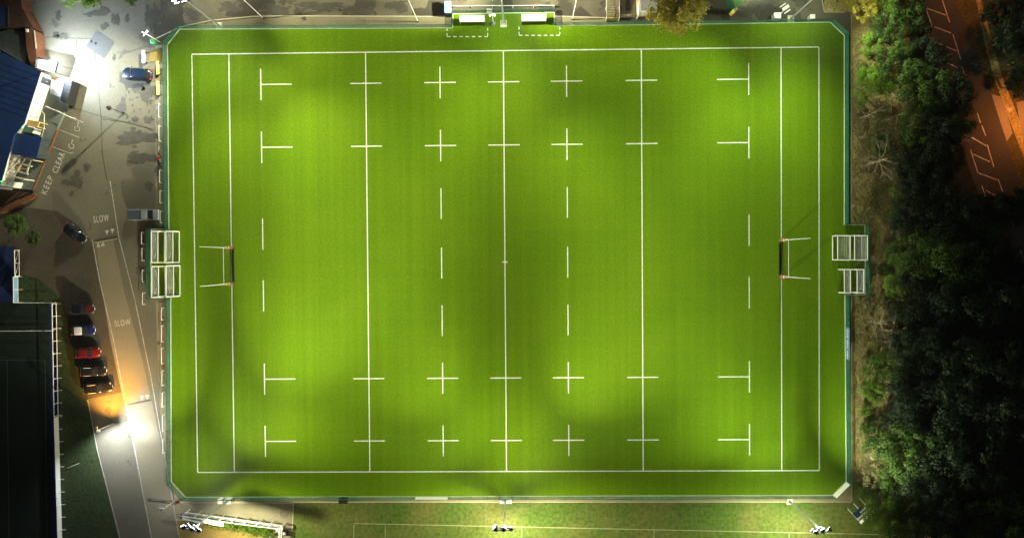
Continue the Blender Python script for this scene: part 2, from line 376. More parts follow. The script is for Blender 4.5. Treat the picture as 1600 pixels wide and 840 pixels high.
# street bay markings on the right
rm = MB()
for s in [((1448, 13), (1478, 24)), ((1459.6, 42), (1486, 52)), ((1447, 14), (1458, 46)), ((1471, -4), (1484, 36)), ((1489, 54), (1501, 93)), ((1466, 68), (1495, 80)), ((1480, 98), (1496, 106)), ((1484, 120), (1500, 128)), ((1503, 105), (1516, 142)), ((1527, 177), (1532, 192)), ((1534, 196), (1540, 212)), ((1519, 215), (1541, 228)), ((1542.6, 226), (1553, 261)), ((1521, 241), (1547, 253)), ((1516.5, 234), (1528, 270)), ((1529.5, 270.4), (1558, 281)), ((1559.6, 280), (1567, 300)), ((1534, 290), (1542, 313)), ((1540, 297), (1556, 306)), ((1594, 391), (1601, 410)), ((1586, 415), (1602, 423)), ((1578, 428), (1582.6, 439)), ((1583, 440), (1604, 449))]:
    pl(list(s), .16, -.036)
struct('street_markings', rm, mat('bay_paint', (0.55, 0.50, 0.44), .8, var=.25, scale=1.5))

# writing on the tarmac
def ground_text(body, px, py, ang, width_m, height_m, z, m, name):
    c = bpy.data.curves.new('t', 'FONT'); c.body = body; c.align_x = 'CENTER'; c.align_y = 'CENTER'; c.resolution_u = 3; c.space_character = 1.25; c.offset = .018
    o = bpy.data.objects.new('t', c); COL.objects.link(o); bpy.context.view_layer.update()
    me = bpy.data.meshes.new_from_object(o); bpy.data.objects.remove(o)
    xs = [v.co.x for v in me.vertices]; ys = [v.co.y for v in me.vertices]
    sx = width_m / (max(xs) - min(xs)); sy = height_m / (max(ys) - min(ys)); cx = (max(xs) + min(xs)) / 2; cy = (max(ys) + min(ys)) / 2
    p = at(px, py, z)
    for v in me.vertices:
        x = (v.co.x - cx) * sx; y = (v.co.y - cy) * sy
        v.co = (p.x + x * math.cos(ang) - y * math.sin(ang), p.y + x * math.sin(ang) + y * math.cos(ang), z)
    me.materials.clear(); me.materials.append(m)
    q = bpy.data.objects.new(name, me); COL.objects.link(q); tag(q, kind='structure'); return q
M_letter = mat('lettering_paint', (0.50, 0.49, 0.43), .8, var=.25, scale=2)
ground_text('SLOW', 158, 341.5, math.radians(7), 2.55, 1.1, -.030, M_letter, 'road_lettering_slow')
ground_text('SLOW', 191.5, 504, math.radians(6), 2.6, .95, -.030, M_letter, 'road_lettering_slow')
ka = math.atan2(303 - 272, 82 - 68)
ground_text('KEEP', 74, 289, math.radians(66), 3.1, 1.0, -.030, M_letter, 'road_lettering_keep')
ground_text('CLEAR', 91.5, 254, math.radians(66), 3.5, 1.0, -.030, M_letter, 'road_lettering_clear')
tm = MB()
for x, y, s in ((167, 363, -1), (175.5, 361, -1), (153.5, 382.5, 1), (161, 381, 1), (222, 621, -1), (230, 620, -1)):
    tm.flat([at(x - 3, y + 3.5 * s, -.030), at(x + 3, y + 3.5 * s, -.030), at(x, y - 4.5 * s, -.030)])
tm.strip(at(147, 379, -.030), at(183, 373, -.030), .10); 
struct('speed_hump_triangles', tm, M_letter)
hm = MB(); hm.strip(at(147, 377, -.026), at(184, 370, -.026), .25); hm.strip(at(199, 632, -.026), at(236, 624, -.026), .3); hm.strip(at(178, 661, -.026), at(204, 655, -.026), .1)
struct('tarmac_joints', hm, M_stain)
def wheelchair(px, py, ang):
    m = MB(); p = at(px, py, -.030)
    def T(x, y): return V(p.x + x * math.cos(ang) - y * math.sin(ang), p.y + x * math.sin(ang) + y * math.cos(ang), -.030)
    pts = [(0.42 * math.cos(math.radians(a)) + .02, .42 * math.sin(math.radians(a)) - .2) for a in range(150, 395, 20)]
    for a, b in zip(pts, pts[1:]): m.strip(T(*a), T(*b), .12)
    for a, b in (((-.1, .5), (-.05, .1)), ((-.03, .1), (.35, .05)), ((.36, .04), (.5, -.5))): m.strip(T(*a), T(*b), .12)
    m.flat([T(-.12 + .13 * math.cos(t), .72 + .13 * math.sin(t)) for t in [i * PI / 4 for i in range(8)]])
    return struct('disabled_bay_symbol', m, M_letter)
wheelchair(121, 199, math.radians(-20)); wheelchair(112, 226, math.radians(-20))

# stains, seams and repairs
def blob(mb, px, py, rx, ry, ang=0, n=44, z=-.034, rough=.32):
    ph = [random.uniform(0, 6.28) for _ in range(4)]; pts = []
    for i in range(n):
        t = 2 * PI * i / n
        r = 1 + rough * (math.sin(2 * t + ph[0]) * .45 + math.sin(3 * t + ph[1]) * .4 + math.sin(7 * t + ph[2]) * .3 + math.sin(13 * t + ph[3]) * .25) + random.uniform(-.16, .16)
        x, y = rx * r * math.cos(t), ry * r * math.sin(t)
        pts.append(at(px + x * math.cos(ang) - y * math.sin(ang), py + x * math.sin(ang) + y * math.cos(ang), z))
    mb.flat(pts)
sm = MB()
for b in [(212, 215, 27, 12), (222, 247, 19, 9), (232, 144, 13, 12), (216, 138, 9, 6), (119, 282, 8, 13), (135, 262, 4, 6), (103, 285, 6, 5), (97, 56, 9, 5), (88, 55, 5, 4), (91, 25, 4, 7), (180, 30, 5, 9), (148, 22, 14, 4), (198, 28, 3, 6), (237, 30, 9, 20), (120, 115, 4, 12), (192, 165, 4, 11), (163, 17, 8, 5), (163, 42, 6, 5), (112, 302, 3, 4), (231, 187, 6, 5), (211, 187, 4, 4), (178, 90, 2, 5),
          (262, 15, 14, 11), (300, 22, 12, 9), (360, 12, 15, 8), (430, 15, 22, 8), (500, 10, 30, 7), (560, 16, 20, 6), (620, 10, 16, 9), (1170, 18, 17, 9), (1188, 8, 16, 7), (1225, 21, 8, 4), (1248, 6, 6, 5), (475, 29, 4, 2.5), (1205, 3, 10, 4)]:
    blob(sm, *b, z=-.034 - .0004 * (len(sm.f) % 4), rough=.38)
    for k in range(7):
        t = random.uniform(0, 6.28); blob(sm, b[0] + b[2] * 1.15 * math.cos(t), b[1] + b[3] * 1.15 * math.sin(t), random.uniform(.1, .3) * b[2], random.uniform(.1, .3) * b[3], n=12, z=-.0318 - .0001 * k)
for i in range(26):
    blob(sm, random.uniform(196, 240), random.uniform(130, 190), random.uniform(.8, 2.2), random.uniform(1, 4), n=9, z=-.0322)
for i in range(20):
    blob(sm, random.uniform(1150, 1270), random.uniform(2, 24), random.uniform(1, 3), random.uniform(.8, 2), n=9, z=-.0322)
struct('wet_stains', sm, M_stain)
jm = MB()
for s in [[(148, 82), (152, 120), (158, 185), (160, 240), (167, 282)], [(88, 162), (160, 182), (238, 202)], [(60, 58), (145, 61)], [(160, 186), (205, 192), (240, 204)], [(119, 62), (121, 100)], [(134, 80), (136, 130)]]:
    pl(s, .09, -.031, jm)
struct('tarmac_seams', jm, M_stain)
sheet('tarmac_repair', [(151, 47), (179, 66), (163, 92), (134, 73)], -.036, M_patch)
sheet('tarmac_repair', [(168, 283), (243, 281), (250, 352), (232, 355), (218, 372), (186, 374)], -.046, M_tarmac)
mh = MB()
for x, y in ((143, 65), (149.5, 68)): mh.flat([at(x + 2.4 * math.cos(t) , y + 2.4 * math.sin(t), -.028) for t in (0, PI / 2, PI, 3 * PI / 2)])
struct('manhole_covers', mh, M_black)
sheet('grit_patch', [(235, 80), (252, 80), (252, 96), (233, 96)], -.038, M_sand)
dm = MB()
for i in range(16):
    t0, t1 = 2 * PI * i / 16, 2 * PI * (i + 1) / 16
    for r in (6, 3.4): dm.strip(at(444 + r * math.cos(t0), 802 + r * math.sin(t0), -.033), at(444 + r * math.cos(t1), 802 + r * math.sin(t1), -.033), .08)
struct('tyre_scuff_ring', dm, M_stain)
gm = MB(); gm.strip(at(363.8, 386, .006), at(364.8, 440, .006), .35); gm.strip(at(1218.8, 380, .006), at(1219.6, 434, .006), .35)
struct('worn_rubber_goalmouth', gm, mat('worn_turf', (0.03, 0.045, 0.012), .9, var=.2))

# ------------------------------------------------------------------ fences round the pitch
FH = 1.35
def fence(pts, label, name='pitch_fence', h=FH, board=None, step=3.0, kerb=True):
    p0 = at(*pts[0]); root = empty(name, p0); inv = -p0
    W3 = [at(*p) + inv for p in pts]
    for a, b in zip(W3, W3[1:]):
        d = (b - a).normalized(); L = (b - a).length; mid = ((a + b) / 2 + p0)
        out = V(-d.y, d.x, 0)
        if out.dot(mid) < 0: out = -out
        o = out * .07
        m = MB().bar(a + o + V(0, 0, .08 + (h - .08) / 2), b + o + V(0, 0, .08 + (h - .08) / 2), .04, h - .08); m.build('board_panel', board or M_fence, root)
        if kerb: MB().bar(a + V(0, 0, .05), b + V(0, 0, .05), .11, .10).build('kerb_board', M_kerbw, root)
        MB().bar(a + o + V(0, 0, h + .02), b + o + V(0, 0, h + .02), .06, .04).build('top_rail', M_gpost, root)
        n = max(1, int(L / step))
        for i in range(n + 1):
            q = a.lerp(b, i / n) + out * .13
            MB().box(q + V(0, 0, h / 2), (.07, .07, h + .05)).build('post', M_gpost, root)
    tag(root, label, 'fence', 'green fence boards round the pitch'); return root
fence([(262, 70), (264, 358)], 'long green board fence beside the footpath, upper left of pitch')
fence([(281, 46), (262, 70)], 'short slanting green fence at the upper left pitch corner')
fence([(281, 46), (707, 44)], 'long green fence above the pitch, left of the dugout recess')
fence([(707.5, 44), (708, 22)], 'very short green return fence left of the dugouts')
fence([(708, 22), (866, 20)], 'green fence behind the two white dugouts')
fence([(866, 20), (866, 41)], 'very short green return fence right of the dugouts')
fence([(866, 41), (1297, 35)], 'long green fence above the pitch passing under the olive tree')
fence([(1297, 35), (1319, 56)], 'short slanting green fence at the upper right pitch corner')
fence([(1319, 56), (1319, 351)], 'long green fence beside scrub, upper right of pitch')
fence([(1319, 351), (1351, 351), (1352, 460), (1322, 460.6)], 'green fence recess behind the portable goals on the right')
fence([(1320, 461), (1322, 752)], 'long green fence beside scrub with a pale blue banner, lower right')
fence([(1322, 752), (1301, 773)], 'short slanting fence faced with pale panels, lower right corner', board=M_canvas)
fence([(290, 776), (1301, 773)], 'longest green fence, running along the cream path below the pitch')
fence([(268, 752), (290, 776)], 'short slanting green fence at the lower left pitch corner')
fence([(267, 465), (268, 752)], 'long green fence beside the lane, lower left of pitch')
fence([(264, 358), (236, 358), (236, 465), (266, 465)], 'green fence recess behind the portable goals on the left')
# banner
def banner(a, b, m, label, h0=.25, h1=1.4, off=-.0):
    A = at(*a); B = at(*b); d = (B - A).normalized(); inn = V(-d.y, d.x, 0)
    if inn.dot((A + B) / 2) > 0: inn = -inn
    mb = MB().bar(V(0, 0, (h0 + h1) / 2), (B - A) + V(0, 0, (h0 + h1) / 2), .02, h1 - h0)
    root = mb.build('banner', m); root.location = A - inn * .03
    return tag(root, label, 'banner')
bn = banner((1320.5, 511), (1321, 561), M_bluelt, 'pale blue banner with worn white lettering on the right hand fence')
tb = MB()
for i in range(14):
    if i in (4, 9): continue
    p = at(1320.5, 514 + i * 3.3); q = at(1320.5, 515.8 + i * 3.3)
    tb.bar(p - bn.location + V(-.02 , 0, .85), q - bn.location + V(-.02, 0, .85), .012, .35 + .2 * (i % 3 == 0))
tb.build('faded_lettering', M_white, bn)
banner((650, 775), (700, 774.8), M_white, 'long white banner on the fence below the pitch', .2, 1.3)

# ------------------------------------------------------------------ floodlight masts with lit heads, plus added spill and fill lamps
def spot(name, loc, aim, power, size, color, blend=1.0, rad=.25, parent=None, pinv=None):
    d = bpy.data.lights.new(name, 'SPOT'); d.energy = power; d.spot_size = math.radians(size); d.spot_blend = blend
    d.color = color; d.shadow_soft_size = rad
    o = bpy.data.objects.new(name, d); COL.objects.link(o)
    o.rotation_euler = (Vector(aim) - Vector(loc)).to_track_quat('-Z', 'Y').to_euler()
    if parent is not None: o.parent = parent; o.location = Vector(loc) - parent.location
    else: o.location = loc
    return o
KW = 1000.0
FC = (1.0, 0.96, 0.66)
FC2 = (0.92, 1.0, 0.68)
def mast(px, py, heads, back, label, H=12.4, midbar=False):
    b = at(px, py); root = empty('floodlight_mast', b)
    MB().box(V(0, 0, .12), (1.0, 1.0, .24)).build('concrete_base', M_kerbw, root)
    MB().tube(V(0, 0, .2), V(0, 0, H * .5), .17, .13, 10).tube(V(0, 0, H * .5), V(0, 0, H), .13, .09, 10).build('pole', M_galv, root)
    inward = V(-b.x * .2, -b.y, 0).normalized(); side = V(-inward.y, inward.x, 0)
    MB().bar(-side * 1.15 + V(0, 0, H), side * 1.15 + V(0, 0, H), .16, .14).box(V(0, 0, H), (.5, .5, .2)).build('cross_arm', M_white, root)
    n = len(heads)
    n = min(n, 3)
    for i, (aim, pw, sz) in enumerate(heads):
        extra_head = i >= 3; k = ((i % 3) - (n - 1) / 2)  # lower tier of heads, added to shape the light pools on the turf
        if n > 1: k *= 2.1 / (n - 1)
        ofs = side * k * (-1 if side.x < 0 else 1) + V(0, 0, H + .18)
        hp = b + ofs; d = (aim - hp).normalized()
        d2 = V(d.x, d.y, 0).normalized(); tilt = (d2 * .75 + V(0, 0, -.66)).normalized()
        yy = V(0, 0, 1).cross(tilt).normalized(); zz = tilt.cross(yy); R = Matrix((tilt, yy, zz)).transposed()
        if extra_head: ofs = ofs - V(0, 0, .75)
        hs = MB().box(ofs + d2 * .25, (.28, .62, .55), rot=R).box(ofs, (.3, .2, .2), rot=R).build('lamp_housing', M_navy, root, bevel=.04)
        MB().box(ofs + d2 * .25 + tilt * .15, (.03, .54, .47), rot=R).build('lens', M_lens, hs)
        hp = b + ofs
        spot('flood_lamp', hp + d2 * .25 + tilt * .45, aim, pw * KW, sz, FC2 if px > 1000 else FC, parent=root)
    for i, (aim, pw, sz) in enumerate(back):  # outward lamps added to brighten the strips outside the fence
        k = i - (len(back) - 1) / 2; ofs = side * k * .9 - inward * .15 + V(0, 0, H - 1.25)
        hs = MB().box(ofs, (.4, .3, .16)).build('added_spill_housing', M_grey, root); MB().box(ofs - V(0, 0, .095), (.32, .22, .03)).build('lens', M_lens, hs)
        spot('added_spill_lamp', b + ofs - V(0, 0, .25) - inward * .2, aim, pw * KW, sz, FC2 if px > 1000 else FC, parent=root)
    if midbar:
        q = V(0, 0, H * .69); MB().bar(q + V(.1, -.1, 0), q + V(2.9, -.75, 0), .5, .18).build('side_lamp_bar', M_white, root)
    if py < 60 and px > 700: spot('added_foot_fill', b + V(0, 0, H - .9), b + V(0, 4, 0), 10 * KW, 150, FC2, parent=root)  # lamp without a housing, added to brighten the ground by the mast
    if px in (343, 1233): spot('added_foot_fill', b + V(0, 0, H - .9) - inward * .3, b - inward * 9 + V(3, 0, 0), 11 * KW, 112, FC, parent=root)  # unseen lamp added to fill the dark gap behind a corner mast
    tag(root, label, 'floodlight', 'floodlight masts lighting the pitch'); return root
mast(343, 41, [(V(-46.0, 20.0, 0), 13.4, 134), (V(-20.5, 16.9, 0), 21.6, 76), (V(3.2, -20.0, 0), 102.3, 65), (V(-40.9, 7.3, 0), 4.0, 109), (V(-33.2, -52.6, 0), 55.9, 76)], [(V(-96.3, 6.5, 0), 112, 80), (V(-9.3, 42.6, 0), 32.9, 87)], 'galvanised floodlight mast above the upper left part of the pitch')
mast(787, 38, [(V(-2.0, -27.5, 0), 17.9, 92), (V(2.9, 13.6, 0), 16.6, 117), (V(26.4, -44.4, 0), 34.6, 65), (V(-28.4, 8.4, 0), 17.8, 100), (V(64.1, -59.1, 0), 58.9, 64)], [(V(-14.9, 51.4, 0), 66.4, 98), (V(31.1, 52.1, 0), 37.9, 134)], 'floodlight mast at halfway, between the two dugouts')
mast(1235, 30, [(V(25.6, -43.6, 0), 26.7, 86), (V(42.2, 7.4, 0), 6.7, 103), (V(42.2, 8.5, 0), 9.1, 102), (V(-1.0, 2.5, 0), 40.6, 90), (V(38.4, -26.1, 0), 20.3, 98)], [(V(36.5, 52.4, 0), 52, 86), (V(82.0, 22.5, 0), 40.0, 72)], 'floodlight mast above the upper right part of the pitch')
mast(357, 780, [(V(-54.5, -20.7, 0), 8.3, 108), (V(-34.4, -9.4, 0), 12.5, 81), (V(16.9, 108.9, 0), 187.6, 64), (V(-9.2, -9.0, 0), 29.3, 73), (V(-21.8, 4.7, 0), 23.6, 102)], [(V(-115.5, 80.2, 0), 225, 66), (V(-33.6, -50.6, 0), 28.0, 140)], 'floodlight mast below the pitch crossing the white rack, lower left', midbar=True)
mast(790, 780, [(V(-19.0, -15.2, 0), 19.2, 85), (V(3.7, -20.4, 0), 17.0, 121), (V(1.7, -4.0, 0), 9.9, 86), (V(-54.7, 44.8, 0), 76.3, 65), (V(64.2, 52.3, 0), 124.9, 64)], [(V(-13.2, -50.6, 0), 27, 146), (V(14.9, -57.7, 0), 42, 140)], 'floodlight mast at halfway on the grass below the pitch')
mast(1233, 782, [(V(25.5, 30.4, 0), 26.3, 82), (V(38.8, -23.4, 0), 13.0, 73), (V(42.5, -35.6, 0), 5.5, 103), (V(6.9, -2.4, 0), 34.7, 77), (V(30.4, -13.3, 0), 4.1, 95)], [(V(34.5, -55.2, 0), 25, 146), (V(84.3, 2.9, 0), 105, 78)], 'floodlight mast on rough grass below the lower right pitch corner')

exec_lamps = []
def cabinet(px, py, s, m, label, name='service_cabinet', rz=0, cat='cabinet'):
    b = at(px, py); root = empty(name, b, rz)
    MB().box(V(0, 0, s[2] / 2), s).build('body', m, root, bevel=.03)
    MB().box(V(0, 0, s[2] + .03), (s[0] + .08, s[1] + .08, .06)).build('lid', m, root)
    MB().box(V(0, -s[1] / 2 - .01, s[2] * .5), (s[0] * .8, .02, s[2] * .7)).build('door', M_white if m is not M_white else M_galv, root)
    return tag(root, label, cat)
cabinet(348.5, 778.8, (.7, .75, 1.1), M_white, 'left white cabinet at the foot of the lower left mast')
cabinet(362, 778.8, (.6, .75, 1.1), M_white, 'right white cabinet at the foot of the lower left mast')
cabinet(785, 779, (.7, .7, 1.0), M_white, 'left white cabinet at the foot of the lower halfway mast')
cabinet(796, 779, (.7, .7, 1.0), M_white, 'right white cabinet at the foot of the lower halfway mast')
cabinet(538, 779, (1.3, .75, .9), M_black, 'dark utility cabinet alone on the cream path')
cabinet(1210, 29, (1.0, .8, 1.3), M_white, 'larger white cabinet above the fence, upper right')
cabinet(1265, 30, (.7, .6, 1.1), M_white, 'smaller white cabinet above the fence, nearest upper right corner')
cabinet(787, 37, (.65, .5, .9), M_grey, 'grey cabinet at the foot of the upper halfway mast')

# thin net posts above the pitch
def net_post(px, py, label, H=9.6):
    b = at(px, py); r = empty('net_post', b)
    MB().tube(V(0, 0, 0), V(0, 0, H), .07, .05, 8).build('pole', M_white, r)
    MB().tube(V(0, 0, 0), V(0, 0, .35), .13, .13, 8).build('sleeve', M_black, r)
    MB().box(V(0, -.12, 2.4), (.1, .12, .1)).build('cleat', M_galv, r)
    tag(r, label, 'pole', 'thin net posts above the pitch')
net_post(412, 29, 'thin white post by the kerb, leftmost of three above the pitch')
net_post(653, 34, 'thin white post just left of the blue kiosk')
net_post(894, 31, 'thin white post just right of the dugout recess')

# ------------------------------------------------------------------ rugby posts
def rugby_posts(gx, side, label):
    root = empty('rugby_posts', V(gx, 0, 0))
    ys = (2.88 - .33, -2.88 - .2)
    y0, y1 = (rowy(384) if side < 0 else rowy(378.5), rowy(440) if side < 0 else rowy(435))
    for y in (y0, y1):
        MB().tube(V(0, y, 0), V(0, y, 3.1), .06, .06, 10).tube(V(0, y, 3.1), V(0, y, 11.0), .05, .035, 8).build('upright', M_white, root)
        p = MB().box(V(0, y, .95), (.42, .42, 1.75)).build('padding', M_orange, root, bevel=.06)
        MB().box(V(0, y, 1.55), (.44, .44, .25)).build('band', M_white, p)
        MB().box(V(0, y, .03), (.6, .6, .06)).build('foot_plate', M_grey, root)
    MB().tube(V(0, y0, 3.0), V(0, y1, 3.0), .055, n=10).build('crossbar', M_white, root)
    MB().bar(V(-side * .32, y0 - .4, .10), V(-side * .32, y1 + .4, .10), .16, .2).build('ground_beam', M_black, root)
    tag(root, label, 'goal posts', 'rugby posts on the goal lines')
rugby_posts(-GL, -1, 'white H shaped rugby posts on the left goal line')
rugby_posts(GL, 1, 'white H shaped rugby posts on the right goal line')

# ------------------------------------------------------------------ portable goals
def portable_goal(x0, y0, x1, y1, h, label, group, arc=True):
    """x0..x1,y0..y1: pixels of the top frame at height h"""
    c = [at(x0, y0, h), at(x1, y0, h), at(x1, y1, h), at(x0, y1, h)]
    o = at((x0 + x1) / 2, (y0 + y1) / 2, h); o.z = 0
    root = empty('portable_goal', o); c = [q - o for q in c]; g = [V(q.x, q.y, .06) for q in c]
    fr = MB(); r = .085
    fr.tube(c[0], c[3], r).tube(g[0], c[0], r).tube(g[3], c[3], r); fr.build('goal_mouth', M_white, root)
    bf = MB(); bf.tube(c[1], c[2], r).tube(c[0], c[1], r).tube(c[3], c[2], r); bf.build('top_frame', M_white, root)
    bs = MB(); bs.tube(g[1], c[1], r).tube(g[2], c[2], r).tube(g[0], g[1], r).tube(g[3], g[2], r).tube(g[1], g[2], r); bs.build('base_frame', M_white, root)
    nt = MB(); n = 26; k = 7; w = .03
    for i in range(1, n):
        a = c[0].lerp(c[3], i / n); b = c[1].lerp(c[2], i / n); s = 4 * (i / n) * (1 - i / n)
        m = a.lerp(b, .5) - V(0, 0, .12); nt.bar(a, m, w); nt.bar(m, b, w)
    for j in range(1, k):
        nt.bar(c[0].lerp(c[1], j / k) - V(0, 0, .06), c[3].lerp(c[2], j / k) - V(0, 0, .06), w)
        for A, B, G0, G1 in ((c[0], c[1], g[0], g[1]), (c[3], c[2], g[3], g[2])):
            nt.bar(A.lerp(B, j / k), G0.lerp(G1, j / k), w); nt.bar(A.lerp(G0, j / k), B.lerp(G1, j / k), w)
    nt.build('net', M_net, root)
    if arc:
        am = MB(); P = []
        for i in range(13):
            t = i / 12; s = 4 * t * (1 - t); P.append(c[0].lerp(c[3], t) + (c[1] - c[0]) * (.15 + .62 * s) - V(0, 0, .1))
        am.path(P, .035, 5); am.build('net_edge_rope', M_white, root)
    tag(root, label, 'football goal', group)
gl = 'portable goals parked left of the pitch'; gr = 'portable goals parked right of the pitch'
portable_goal(236.5, 361, 246.5, 410, 2.1, 'upper outer portable goal on the left, furthest from the pitch line', gl)
portable_goal(259, 361, 270, 410, 2.1, 'upper inner portable goal on the left, nearest the pitch line', gl)
portable_goal(237, 416, 247.5, 464, 2.1, 'lower outer portable goal on the left, furthest from the pitch line', gl)
portable_goal(259.5, 415, 271, 463, 2.1, 'lower inner portable goal on the left, nearest the pitch line', gl)
portable_goal(1328.5, 368, 1309, 406, 1.8, 'wide portable goal on the right, upper row, pitch side', gr, False)
portable_goal(1335.5, 368, 1355.5, 406, 1.8, 'wide portable goal on the right, upper row, beside the scrub', gr, False)
portable_goal(1319.5, 421, 1329, 457.5, 2.0, 'narrow portable goal on the right, lower row, pitch side', gr)
portable_goal(1339.5, 421, 1350, 457.5, 2.0, 'narrow portable goal on the right, lower row, beside the scrub', gr)

# ------------------------------------------------------------------ dugouts
def dugout(x0, y0, x1, y1, label):
    h = 2.1
    a, b, c, d = at(x0, y0, h), at(x1, y0, h), at(x1, y1, h), at(x0, y1, h)
    o = (a + b + c + d) / 4; o.z = 0; root = empty('team_dugout', o); a, b, c, d = [q - o for q in (a, b, c, d)]
    L = (b - a).length; D = (d - a).length; R = MB(); n = 7; prof = []
    for i in range(n + 1):
        t = i / n; prof.append((D / 2 - D * t, h - .25 * (2 * t - .6) ** 2))
    vs = []; 
    for s in (-1, 1):
        for (y, z) in prof: vs.append(V(s * L / 2, y, z))
    k = n + 1; R.add(vs, [(i, i + 1, k + i + 1, k + i) for i in range(n)])
    R.add([v + V(0, 0, -.05) for v in vs], [(i, k + i, k + i + 1, i + 1) for i in range(n)])
    R.build('roof', M_canvas, root)
    MB().box(V(0, D / 2, 1.0), (L, .04, 1.9)).build('back_panel', M_canvas, root)
    for s in (-1, 1): MB().box(V(s * L / 2, 0, 1.0), (.04, D, 1.8)).build('side_panel', M_grey, root)
    for x in (-L / 2, 0, L / 2):
        ribs = MB()
        for (p, q) in zip(prof, prof[1:]): ribs.bar(V(x, p[0], p[1] + .02), V(x, q[0], q[1] + .02), .05, .04)
        ribs.build('roof_rib', M_galv, root)
    MB().box(V(0, D * .25, .45), (L * .95, .4, .06)).box(V(0, D * .25, .22), (L * .9, .06, .4)).build('bench', M_navy, root)
    tag(root, label, 'dugout', 'pair of team dugouts')
dugout(718, 23.5, 757, 33, 'white roofed team dugout left of the halfway mast')
dugout(815, 22, 853.5, 31.5, 'white roofed team dugout right of the halfway mast')

# rail behind dugouts
def rail(pts, h, label, name='handrail', m=None, step=3.2, low=True, r=.05, cat='railing', base=False, group=None):
    p0 = at(*pts[0]); root = empty(name, p0)
    P = [at(*p) - p0 for p in pts]
    m = m or M_white
    t = MB().path([p + V(0, 0, h) for p in P], r); t.build('top_rail', m, root)
    if low: MB().path([p + V(0, 0, h * .5 if not base else .06) for p in P], r * .8).build('lower_rail', m, root)
    for a, b in zip(P, P[1:]):
        L = (b - a).length; n = max(1, round(L / step))
        for i in range(n + 1):
            q = a.lerp(b, i / n); MB().tube(q, q + V(0, 0, h), r).build('post', m, root)
    tag(root, label, cat, group); return root
rail([(705, 13.5), (866, 13)], 1.15, 'white spectator handrail behind the dugouts', low=False, r=.06)
def kiosk():
    b = at(702, 21); root = empty('kiosk', b)
    MB().box(V(0, .2, 1.05), (.95, 1.75, 2.1)).build('body', M_black, root)
    MB().box(V(0, .2, 2.14), (1.05, 1.85, .08)).build('roof', M_bluelt, root)
    MB().box(V(.49, .2, 1.0), (.03, .7, 1.8)).build('door', M_grey, root)
    MB().tube(V(.1, .2, 2.18), V(.1, .2, 2.35), .12).build('roof_vent', M_white, root)
    tag(root, 'narrow kiosk with pale blue roof left of the dugout recess', 'kiosk')
kiosk()
def tannoy():
    b = at(771, 38); root = empty('speaker_post', b)
    MB().tube(V(0, 0, 0), V(0, 0, 4.4), .08).build('pole', M_white, root)
    MB().box(V(0, 0, .45), (.6, .5, .9)).build('base_cabinet', M_grey, root)
    for s in (-1, 1): MB().tube(V(s * .1, 0, 4.2), V(s * .45, -.1, 4.1), .07, .22, 10).build('horn', M_white, root)
    tag(root, 'short white speaker post beside the left dugout', 'speaker post')
tannoy()
def crate(px, py, label, m=M_white, s=(.8, .45, .5)):
    b = at(px, py); r = empty('equipment_box', b)
    MB().box(V(0, 0, s[2] / 2), s).build('body', m, r, bevel=.03); MB().box(V(0, 0, s[2] + .03), (s[0] + .06, s[1] + .06, .06)).build('lid', m, r)
    tag(r, label, 'box')
crate(765, 18.5, 'white equipment box behind the dugout fence near halfway')
crate(849, 18, 'dark green litter bin behind the dugout fence, right end', M_gpost, (.55, .4, .7))

# ------------------------------------------------------------------ hoop barriers, benches, lamps in the car park
HO = [(251.5, 163.5, 184.5), (252, 198, 221), (253, 266.5, 286), (253.5, 298.5, 317), (254, 330, 348), (225, 363, 387 - 6), (225.5, 388, 407), (226, 422, 440), (226.5, 457, 475), (256, 480.5, 499), (256, 508, 533), (256, 543, 567), (256.5, 578, 601), (257, 612, 634), (257.5, 647, 672), (258, 684, 706)]
HL = ['just below the yellow benches', 'just above the parked bicycles', 'first below the parked bicycles', 'second below the parked bicycles', 'directly in front of the pickup',
      'in the tarmac just below the pickup', 'beside the upper half of the parked goals', 'beside the gap between the parked goals', 'beside the lower end of the parked goals', 'first below the parked goals',
      'second below the parked goals', 'third below the parked goals', 'fourth below the parked goals', 'beside the upper end of the glaring white light', 'beside the middle of the glaring white light', 'lowest of all, by the bright lane']
hoop0 = None
for (x, ya, yb), l in zip(HO, HL):
    a, b = at(x, ya), at(x, yb); L = (a - b).length; hh = .72
    if hoop0 is None:
        o = empty('hoop_barrier', (a + b) / 2)
        MB().tube(V(0, -1, hh), V(0, 1, hh), .055).build('top_rail', M_white, o)
        for s in (-1, 1): MB().tube(V(0, s, 0), V(0, s, hh), .055).build('leg', M_white, o)
        hoop0 = o
    else: o = copy_tree(hoop0)
    o.location = (a + b) / 2; o.scale = (1, L / 2, 1); o.rotation_euler.z = math.atan2((a - b).y, (a - b).x) - PI / 2
    tag(o, 'white hoop barrier along the left footpath, ' + l, 'barrier', 'hoop barriers along the left footpath')
def bench(px, py, L, m, label, name='bench', cat='bench', rz=PI / 2, w=.45, h=.5):
    r = empty(name, at(px, py), rz)
    MB().box(V(0, 0, h), (L, w, .10)).build('seat', m, r, bevel=.02)
    for s in (-1, 1): MB().box(V(s * (L / 2 - .2), 0, h / 2 - .025), (.12, w * .85, h - .06)).build('leg', M_black, r)
    tag(r, label, cat)
bench(248.8, 107.5, 2.1, M_yellow, 'yellow bench right of the dark blue car')
bench(249.2, 139, 2.2, M_yellow, 'lower yellow bench, below the first along the fence')
bench(228.5, 91, 2.0, M_white, 'pale trolley rail standing above the dark blue car', 'trolley_rail', 'rail', w=.5, h=.8)

